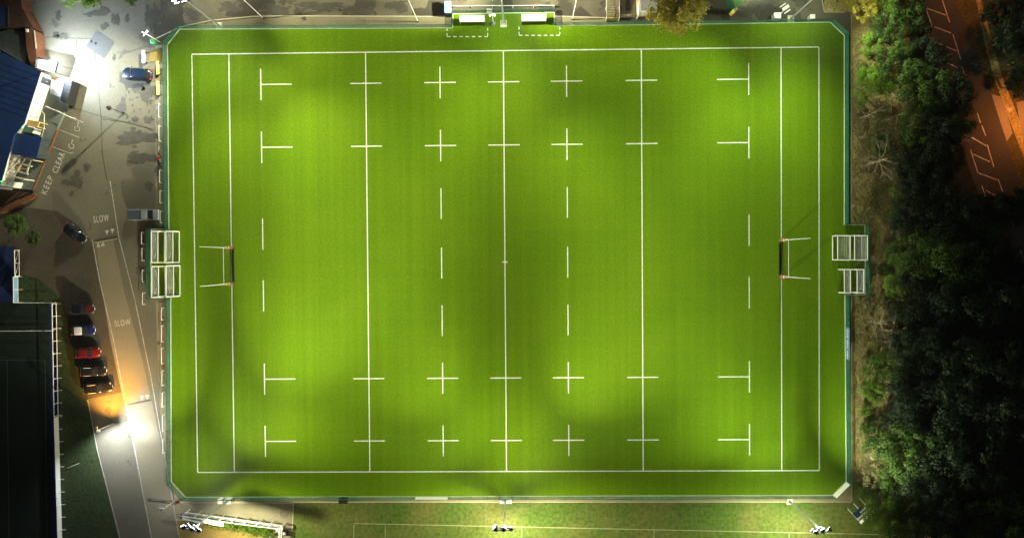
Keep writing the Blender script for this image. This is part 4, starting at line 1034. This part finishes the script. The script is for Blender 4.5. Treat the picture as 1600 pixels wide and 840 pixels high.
# ------------------------------------------------------------------ trees
def crown_mesh(name, m, R=4.0, zr=3.0, n=2600, leaf=.34, clumps=26, seed=0, gap=.0, flat=.55, twigs=0):
    rd = random.Random(seed); cl = []
    for i in range(clumps):
        th = rd.uniform(0, 2 * PI); rr = R * math.sqrt(rd.random()) * .82; z = zr * (rd.uniform(-.2, 1) * (1 - (rr / R) ** 2) ** .5)
        cl.append((V(rr * math.cos(th), rr * math.sin(th), z), rd.uniform(.16, .34) * R))
    mb = MB()
    for i in range(n):
        c, s = rd.choice(cl); u = V(rd.gauss(0, 1), rd.gauss(0, 1), rd.gauss(0, 1)).normalized()
        p = c + V(u.x, u.y, u.z * .7) * s * rd.uniform(.55, 1.06)
        nr = (u + V(rd.uniform(-.6, .6), rd.uniform(-.6, .6), rd.uniform(.0, 1.0))).normalized()
        a = nr.orthogonal().normalized(); a = Matrix.Rotation(rd.uniform(0, 6.28), 3, nr) @ a; b = nr.cross(a)
        l = leaf * rd.uniform(.6, 1.3); w = l * rd.uniform(.45, .8)
        mb.add([p - a * l * .5, p + b * w * .5, p + a * l * .5, p - b * w * .5], [(0, 1, 2, 3)])
    o = mb.build(name, m); me = o.data; bpy.data.objects.remove(o); return me
def wood_mesh(name, m, R=4.0, H=6.0, seed=0, limbs=7, extra=0):
    rd = random.Random(seed); mb = MB(); mb.tube(V(0, 0, 0), V(.1, .1, H * .6), .26, .18, 8); mb.tube(V(.1, .1, H * .6), V(0, 0, H), .18, .07, 7)
    for i in range(limbs):
        th = 2 * PI * i / limbs + rd.uniform(-.3, .3); z = H * rd.uniform(.4, .75)
        e = V(math.cos(th) * R * .7, math.sin(th) * R * .7, z + H * .25); mid = V(e.x * .5, e.y * .5, z + H * .16)
        mb.tube(V(.07, .07, z), mid, .10, .06, 5, False); mb.tube(mid, e, .06, .025, 5, False)
        for k in range(2 + extra):
            t2 = th + rd.uniform(-.9, .9); q = mid.lerp(e, rd.uniform(0, .8)); ee = q + V(math.cos(t2), math.sin(t2), rd.uniform(-.1, .5)) * R * rd.uniform(.25, .55)
            mb.tube(q, ee, .04, .012, 4, False)
    o = mb.build(name, m); me = o.data; bpy.data.objects.remove(o); return me
LM = {'g': L_green, 'b': L_bright, 'y': L_yellow, 'd': L_shaded, 'o': L_olive}
PROTO = {}
def proto(kind, var):
    k = (kind, var)
    if k not in PROTO:
        sd = hash((ord(kind), var)) % 1000 + var
        if kind == 'o': PROTO[k] = (crown_mesh('crown', LM[kind], n=3000, leaf=.22, clumps=34, seed=sd), wood_mesh('trunk', M_bark, seed=sd, extra=2))
        elif kind == 't': PROTO[k] = (crown_mesh('sparse_crown', L_olive, n=260, leaf=.22, clumps=14, seed=sd), wood_mesh('branches', M_twig, seed=sd, limbs=11, extra=5))
        else: PROTO[k] = (crown_mesh('crown', LM[kind], n=8000, leaf=.26, clumps=44, seed=sd), wood_mesh('trunk', M_bark, seed=sd))
    return PROTO[k]
TR = random.Random(3)
def tree(px, py, rpx, kind, label, group, name='broadleaf_tree', H=None):
    R = rpx / (8.4 if group and 'dark' in group else 8.7); H = H or min(9.0, 2.2 + R * 1.3); zc = H * .62
    b = at(px, py, zc); b.z = -.06; root = empty(name, b, TR.uniform(0, 6.28))
    cm, wm = proto(kind, TR.randrange(3)); s = R / 4.0; sz = H / 9.0
    c = bpy.data.objects.new('crown', cm); COL.objects.link(c); c.parent = root; c.location = (0, 0, zc); c.scale = (s, s, max(s * .8, H * .36 / 3.0))
    w = bpy.data.objects.new('trunk', wm); COL.objects.link(w); w.parent = root; w.scale = (s, s, H * .85 / 6.0)
    tag(root, label, 'tree', group); return root
WG = 'trees in the wood right of the pitch'
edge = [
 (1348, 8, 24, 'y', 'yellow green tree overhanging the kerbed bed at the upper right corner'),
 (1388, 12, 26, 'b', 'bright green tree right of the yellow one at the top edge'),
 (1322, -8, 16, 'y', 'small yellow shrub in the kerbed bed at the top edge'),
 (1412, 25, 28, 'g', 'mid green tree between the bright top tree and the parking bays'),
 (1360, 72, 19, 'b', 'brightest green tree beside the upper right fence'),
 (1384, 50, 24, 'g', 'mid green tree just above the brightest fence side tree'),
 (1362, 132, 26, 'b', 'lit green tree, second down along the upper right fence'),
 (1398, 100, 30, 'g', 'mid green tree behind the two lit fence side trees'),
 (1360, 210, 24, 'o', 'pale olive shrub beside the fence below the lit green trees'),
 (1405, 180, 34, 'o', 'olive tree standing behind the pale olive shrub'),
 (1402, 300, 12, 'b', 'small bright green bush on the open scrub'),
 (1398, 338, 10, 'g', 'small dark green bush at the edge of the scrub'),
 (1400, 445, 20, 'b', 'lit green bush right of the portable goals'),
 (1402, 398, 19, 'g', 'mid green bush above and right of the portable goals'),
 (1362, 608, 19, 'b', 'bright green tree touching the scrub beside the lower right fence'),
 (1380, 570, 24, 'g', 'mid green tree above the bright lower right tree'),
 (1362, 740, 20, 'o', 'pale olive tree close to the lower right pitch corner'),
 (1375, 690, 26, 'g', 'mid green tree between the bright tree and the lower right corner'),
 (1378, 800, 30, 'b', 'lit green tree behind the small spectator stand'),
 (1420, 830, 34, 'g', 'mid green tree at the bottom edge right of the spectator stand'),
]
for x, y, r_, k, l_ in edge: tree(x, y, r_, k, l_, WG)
bare = [(1362, 178, 22, 'bare pale twigged shrub between the lit trees and the olive shrub'), (1378, 250, 30, 'large bare branched tree leaning over the upper scrub'), (1375, 505, 22, 'bare branched tree on the scrub below the portable goals'), (1400, 520, 30, 'dim bare branched tree deeper in behind the scrub below the goals'), (1362, 715, 16, 'small bare shrub near the lower right fence'), (1408, 360, 16, 'small bare shrub above the portable goals')]
for x, y, r_, l_ in bare: tree(x, y, r_, 't', l_, 'bare trees in the wood', 'bare_tree')
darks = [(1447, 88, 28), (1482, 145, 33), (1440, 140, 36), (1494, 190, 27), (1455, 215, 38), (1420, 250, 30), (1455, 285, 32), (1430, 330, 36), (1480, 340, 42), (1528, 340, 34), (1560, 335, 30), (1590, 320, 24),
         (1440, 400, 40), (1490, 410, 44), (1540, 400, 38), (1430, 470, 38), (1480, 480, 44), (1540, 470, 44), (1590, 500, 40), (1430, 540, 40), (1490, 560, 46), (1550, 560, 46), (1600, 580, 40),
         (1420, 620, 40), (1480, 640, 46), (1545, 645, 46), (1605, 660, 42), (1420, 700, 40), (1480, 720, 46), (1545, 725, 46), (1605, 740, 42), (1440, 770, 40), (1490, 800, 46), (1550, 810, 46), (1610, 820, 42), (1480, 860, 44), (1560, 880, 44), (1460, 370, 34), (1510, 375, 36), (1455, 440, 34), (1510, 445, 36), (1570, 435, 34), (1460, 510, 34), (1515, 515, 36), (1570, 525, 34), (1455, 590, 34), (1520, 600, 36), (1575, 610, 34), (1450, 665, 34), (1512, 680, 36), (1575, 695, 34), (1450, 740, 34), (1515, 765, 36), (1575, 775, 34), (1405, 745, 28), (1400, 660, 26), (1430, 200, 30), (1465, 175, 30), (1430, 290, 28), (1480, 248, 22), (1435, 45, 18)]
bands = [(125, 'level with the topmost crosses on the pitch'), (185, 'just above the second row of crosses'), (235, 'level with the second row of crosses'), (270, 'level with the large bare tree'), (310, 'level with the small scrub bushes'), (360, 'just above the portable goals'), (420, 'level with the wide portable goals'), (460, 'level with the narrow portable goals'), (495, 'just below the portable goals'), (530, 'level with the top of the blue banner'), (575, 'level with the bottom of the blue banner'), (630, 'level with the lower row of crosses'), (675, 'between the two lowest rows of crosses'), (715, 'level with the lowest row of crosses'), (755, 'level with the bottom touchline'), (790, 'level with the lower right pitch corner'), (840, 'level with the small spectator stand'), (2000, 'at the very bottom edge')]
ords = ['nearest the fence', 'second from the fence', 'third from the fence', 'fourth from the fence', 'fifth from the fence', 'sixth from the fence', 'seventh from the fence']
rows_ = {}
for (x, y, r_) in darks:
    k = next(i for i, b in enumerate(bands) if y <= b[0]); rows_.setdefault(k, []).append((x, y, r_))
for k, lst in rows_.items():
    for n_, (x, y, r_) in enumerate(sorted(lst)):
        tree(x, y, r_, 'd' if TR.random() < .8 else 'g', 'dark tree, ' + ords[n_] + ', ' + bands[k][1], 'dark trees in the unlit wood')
far = [(1560, 15, 26), (1590, 10, 26), (1575, 60, 26), (1605, 90, 28), (1590, 130, 22), (1610, 40, 30)]
fl = ['topmost and nearest the street', 'in the top right corner', 'second down from the top edge', 'beside the trodden path at the right edge', 'lowest, above the pale pavement', 'cut off by the right edge near the top']
for (x, y, r_), l_ in zip(far, fl): tree(x, y, r_, 'd', 'dim tree beyond the orange street, ' + l_, 'trees beyond the street')
tree(1055, 6, 44, 'y', 'wide yellow olive tree overhanging the fence above the pitch', None, 'autumn_tree', H=8)
tree(112, -4, 16, 'b', 'small green tree at the top edge, left one of two', None, 'shrub', H=3)
tree(142, -3, 18, 'b', 'small green tree at the top edge, right one of two', None, 'shrub', H=3)
tree(26, 353, 17, 'g', 'pale pointed green shrub at the left edge below the terrace', None, 'shrub', H=2.5)
tree(52, 373, 12, 'g', 'low green shrub just above the braced white rail', None, 'shrub', H=1.8)
tree(205, 0, 10, 'g', 'tiny shrub at the top edge of the car park', None, 'shrub', H=1.5)
UG = 'undergrowth bushes along the edge of the wood'
for x, y, r_, k, l_ in [(1350, 108, 9, 'g', 'low green bush between the two brightest fence side trees'), (1346, 160, 8, 'b', 'small bright bush below the second lit tree near the fence'), (1347, 196, 10, 'o', 'low olive bush at the fence end of the pale shrub'), (1352, 236, 9, 'o', 'low olive bush below the pale shrub beside the fence'), (1378, 225, 16, 'g', 'mid green bush behind the low olive bushes'), (1395, 275, 16, 'o', 'olive bush above the small bright bush on the scrub'), (1408, 318, 15, 'g', 'dark bush between the two small scrub bushes and the wood'),
    (1385, 420, 13, 'g', 'green bush just right of the portable goal gap'), (1392, 480, 14, 'o', 'olive bush below the lit bush right of the goals'), (1372, 545, 12, 'o', 'dull bush above the bright lower right tree'), (1352, 580, 8, 'b', 'small bright bush nearest the lower right fence'), (1352, 640, 10, 'b', 'bright bush just below the bright lower right tree'), (1356, 668, 12, 'g', 'mid green bush halfway down the lower right fence'), (1350, 770, 10, 'b', 'bright bush just right of the lower right pitch corner'), (1360, 775, 12, 'o', 'olive bush above the small spectator stand')]:
    tree(x, y, r_, k, l_, UG, 'bush', H=1.6)
# hedge under the rack
def hedge():
    rd = random.Random(5); mb = MB(); A = at(302, 808, .5); B = at(425, 832, .5)
    for i in range(2600):
        p = A.lerp(B, rd.random()) + V(rd.gauss(0, .35), rd.gauss(0, .42), rd.uniform(-.45, .6)); n = V(rd.gauss(0, 1), rd.gauss(0, 1), rd.uniform(.2, 1.5)).normalized(); a = n.orthogonal().normalized(); b = n.cross(a); l = rd.uniform(.1, .22)
        mb.add([p - a * l, p + b * l * .6, p + a * l, p - b * l * .6], [(0, 1, 2, 3)])
    o = mb.build('hedge', L_bright); tag(o, 'low bright green hedge under the long white rack', 'hedge')
hedge()
# scrub tufts, fallen leaves
def scatter(name, n, region, m, size, seed, z=.02, label=None, upright=False, dens=None):
    rd = random.Random(seed); mb = MB(); k = 0
    while k < n:
        x = rd.uniform(region[0], region[2]); y = rd.uniform(region[1], region[3])
        if dens and rd.random() > dens(x, y): continue
        p = at(x, y, z); k += 1
        if upright:
            for j in range(4):
                t = rd.uniform(0, 6.28); a = V(math.cos(t), math.sin(t), 0); hgt = rd.uniform(.15, .55) * size; q = p + V(rd.uniform(-.15, .15), rd.uniform(-.15, .15), -.06)
                mb.add([q - a * .04, q + a * .04, q + V(rd.uniform(-.3, .3), rd.uniform(-.3, .3), hgt)], [(0, 1, 2)])
        else:
            t = rd.uniform(0, 6.28); a = V(math.cos(t), math.sin(t), rd.uniform(-.2, .2)) * size * rd.uniform(.5, 1.2); b = V(-math.sin(t), math.cos(t), rd.uniform(-.2, .2)) * size * .6
            mb.add([p - a, p + b, p + a, p - b], [(0, 1, 2, 3)])
    o = mb.build(name, m); tag(o, label, name.replace('_', ' '), kind='stuff'); return o
scatter('scrub_grass', 7000, (1332, 60, 1425, 750), leaf_mat('dry_grass', (.20, .19, .05), (.50, .42, .20)), .55, 11, label='dry tufts of scrub grass between the fence and the wood', upright=True, dens=lambda x, y: 1 if (x < 1350 or y > 220) else .3)
scatter('fallen_leaves', 1500, (266, 47, 1316, 250), leaf_mat('fallen_leaf', (.22, .30, .06), (.50, .48, .22)), .055, 12, label='fallen leaves scattered over the upper part of the pitch', dens=lambda x, y: max(.03, 1 - (y - 47) / 70) * (1 if abs(x - 1070) < 130 else .45))
scatter('fallen_leaves', 350, (268, 250, 1316, 770), leaf_mat('fallen_leaf_dull', (.20, .28, .06), (.40, .42, .2)), .05, 13, label='sparse leaves over the lower part of the pitch')

# sodium street lamp beyond the right edge of the street
def sodium(px, py, aim, pw, label):
    b = at(px, py); r = empty('sodium_street_lamp', b); H = 7.5
    MB().tube(V(0, 0, -.05), V(0, 0, H), .09, .06).build('pole', M_galv, r); MB().bar(V(0, 0, H), V(-1.2, 0, H + .15), .08).build('arm', M_galv, r)
    hd = MB().box(V(-1.4, 0, H + .1), (.7, .28, .16)).build('lamp_head', M_grey, r); MB().box(V(-1.4, 0, H + .005), (.5, .2, .03)).build('lens', M_lensw, hd)
    spot('sodium_lamp', b + V(-1.4, 0, H - .15), aim, pw * KW, 150, (1.0, .30, .06), 1, .2, r); tag(r, label, 'street lamp')
sodium(1606, 190, at(1572, 195), 5.0, 'orange sodium street lamp beside the pale pavement at the right edge')
sodium(1530, -30, at(1500, 40), 2.2, 'dim sodium street lamp above the top edge of the street')

# ------------------------------------------------------------------ damp night air
hm_ = bpy.data.materials.new('night_haze'); hm_.use_nodes = True; hn = hm_.node_tree; hn.nodes.remove(hn.nodes['Principled BSDF'])
pv = hn.nodes.new('ShaderNodeVolumePrincipled'); pv.inputs['Color'].default_value = (.85, .9, .95, 1); pv.inputs['Density'].default_value = 0.00016; pv.inputs['Anisotropy'].default_value = 0.2
hn.links.new(pv.outputs[0], hn.nodes['Material Output'].inputs['Volume'])
hz = MB().box(V(0, 0, 56.5), (260, 200, 117.0)).build('haze', hm_); tag(hz, kind='stuff')
